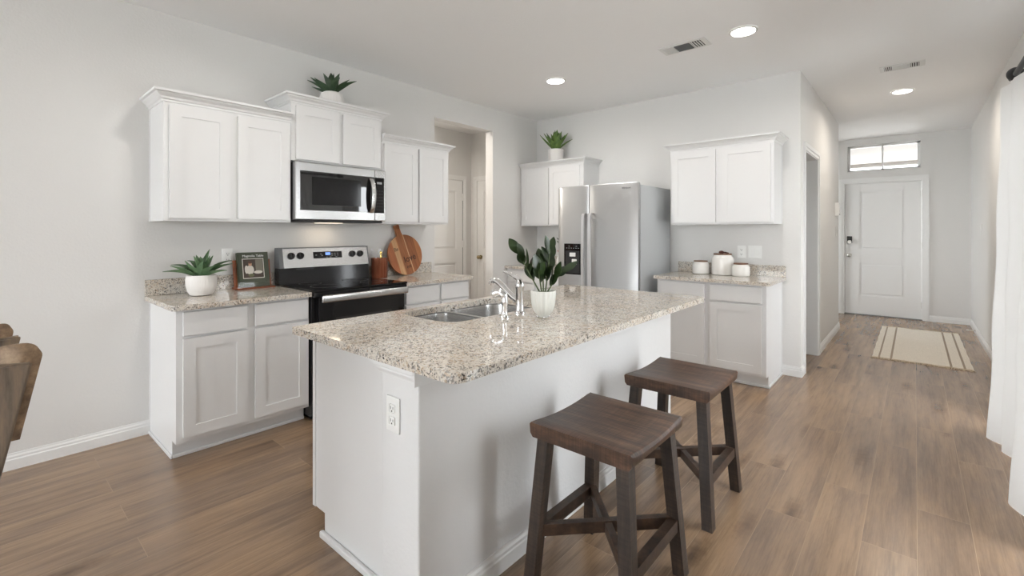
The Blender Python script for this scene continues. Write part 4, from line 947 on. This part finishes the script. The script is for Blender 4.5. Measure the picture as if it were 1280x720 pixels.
mb.build('fringe', 'fringe', rug, True, world=False)['kind'] = 'stuff'

cu = thing('curtain', 'white linen curtain panel hanging at the right edge', 'curtain', (.45, 3.3, 0))
plan = [(.50, 4.34), (.46, 4.30), (.40, 4.25), (.346, 4.19), (.395, 4.11), (.425, 4.05), (.388, 3.98), (.43, 3.88), (.475, 3.75), (.47, 3.58), (.43, 3.42), (.36, 3.30), (.345, 3.22), (.40, 3.10), (.46, 3.0), (.44, 2.88), (.37, 2.80)]
low = smooth_path([(x, y, 0) for x, y in plan], 5); mb = MB(); rows = []
NZ = 26; ZC = 2.185
for k in range(NZ+1):
    z = .003+(ZC-.003)*k/NZ; f_ = k/NZ; g_ = f_**.8; row = []
    for p in low:
        xt = .44+(p.x-.42)*.45; yt = p.y+(-.03 if p.y > 3 else .02)
        row.append(mb.m.verts.new((p.x*(1-g_)+xt*g_+.004*math.sin(9*z+p.y*7), p.y*(1-g_)+yt*g_, z)))
    rows.append(row)
for a, b in zip(rows, rows[1:]):
    for i in range(len(a)-1): mb.m.faces.new((a[i], a[i+1], b[i+1], b[i]))
bmesh.ops.recalc_face_normals(mb.m, faces=mb.m.faces)
q = bmesh.ops.solidify(mb.m, geom=list(mb.m.faces), thickness=.003)
mb.build('panel', 'linen', cu, True)
rod = thing('curtain_rod', 'black curtain rod with finial above the curtain', 'curtain rod', (.44, 3.0, 2.21))
MB().cyl((.44, 1.0, 2.205), (.44, 3.95, 2.205), .014).build('rod', 'mattblack', rod, True)
mb = MB(); mb.cyl((.44, 3.95, 2.205), (.44, 3.99, 2.205), .024); mb.sphere((.44, 3.93, 2.212), .038); mb.build('finial', 'mattblack', rod, True)
mb = MB(); mb.box(.452, XR-.001, 3.86, 3.885, 2.195, 2.215); mb.box(XR-.008, XR-.0005, 3.84, 3.905, 2.16, 2.25); mb.build('bracket', 'mattblack', rod)

chair = thing('dining_chair', 'weathered grey-brown wooden dining chair at the left edge', 'chair', (-1.86, -.15, 0))
def post(x0, x1):
    # leaning back leg, y grows upward
    sec = [(0, .02), (.45, -.035), (.717, -.002), (.985, .052)]
    mb = MB(); rings = []
    for z, y in sec: rings.append([(x0, y-.036, z), (x1, y-.036, z), (x1, y+.045, z), (x0, y+.045, z)])
    mb.rings(rings); bmesh.ops.bevel(mb.m, geom=list(mb.m.edges), offset=.005, segments=2, affect='EDGES'); return mb
post(-1.668, -1.63).build('rear_leg', 'chairwood', chair); post(-2.09, -2.052).build('rear_leg', 'chairwood', chair)
mb = MB(); rings = []; N = 40
for i in range(N+1):
    s_ = math.sin((-1+2*i/N)*PI/2); x = -1.86+.219*s_; c2 = s_*s_
    yc = .090+.016*s_-.125*(1-c2)**.9; zt = 1.042-.055*(1-c2); zb = .80; tk = .034
    d_ = (1-abs(s_))*.219; zt -= .035*(1-math.sqrt(max(0, 1-(max(0, .035-d_)/.035)**2)))
    ln = lambda z: yc+.197*(z-1.042)
    rings.append([(x, ln(zb)-tk*.5, zb), (x, ln(zb)+tk*.5, zb), (x, ln(zt-.012)+tk*.5, zt-.012), (x, ln(zt)+tk*.25, zt), (x, ln(zt)-tk*.25, zt), (x, ln(zt-.012)-tk*.5, zt-.012)])
mb.rings(rings); mb.build('top_rail', 'chairrail', chair, True, label='brown scooped top rail')
for k in range(3):
    x = -1.86+(k-1)*.11; mb = MB(); mb.hexa([(x-.03, -.095, .46), (x+.03, -.095, .46), (x+.03, -.075, .46), (x-.03, -.075, .46), (x-.03, -.04, .87), (x+.03, -.04, .87), (x+.03, -.02, .87), (x-.03, -.02, .87)]); mb.build('back_slat', 'chairwood', chair)
MB().poly(rrect(-2.09, -1.63, -.52, -.045, .03), [], .43, .462).build('seat', 'chairrail', chair)
for x in (-2.07, -1.65): MB().hexa([(x-.018, -.50, 0), (x+.018, -.50, 0), (x+.018, -.46, 0), (x-.018, -.46, 0), (x-.022, -.505, .43), (x+.022, -.505, .43), (x+.022, -.46, .43), (x-.022, -.46, .43)]).build('front_leg', 'chairwood', chair)
for x in (-2.07, -1.65): MB().bar((x, -.48, .2), (x, -.02, .2), .02, .03).build('stretcher', 'chairwood', chair)
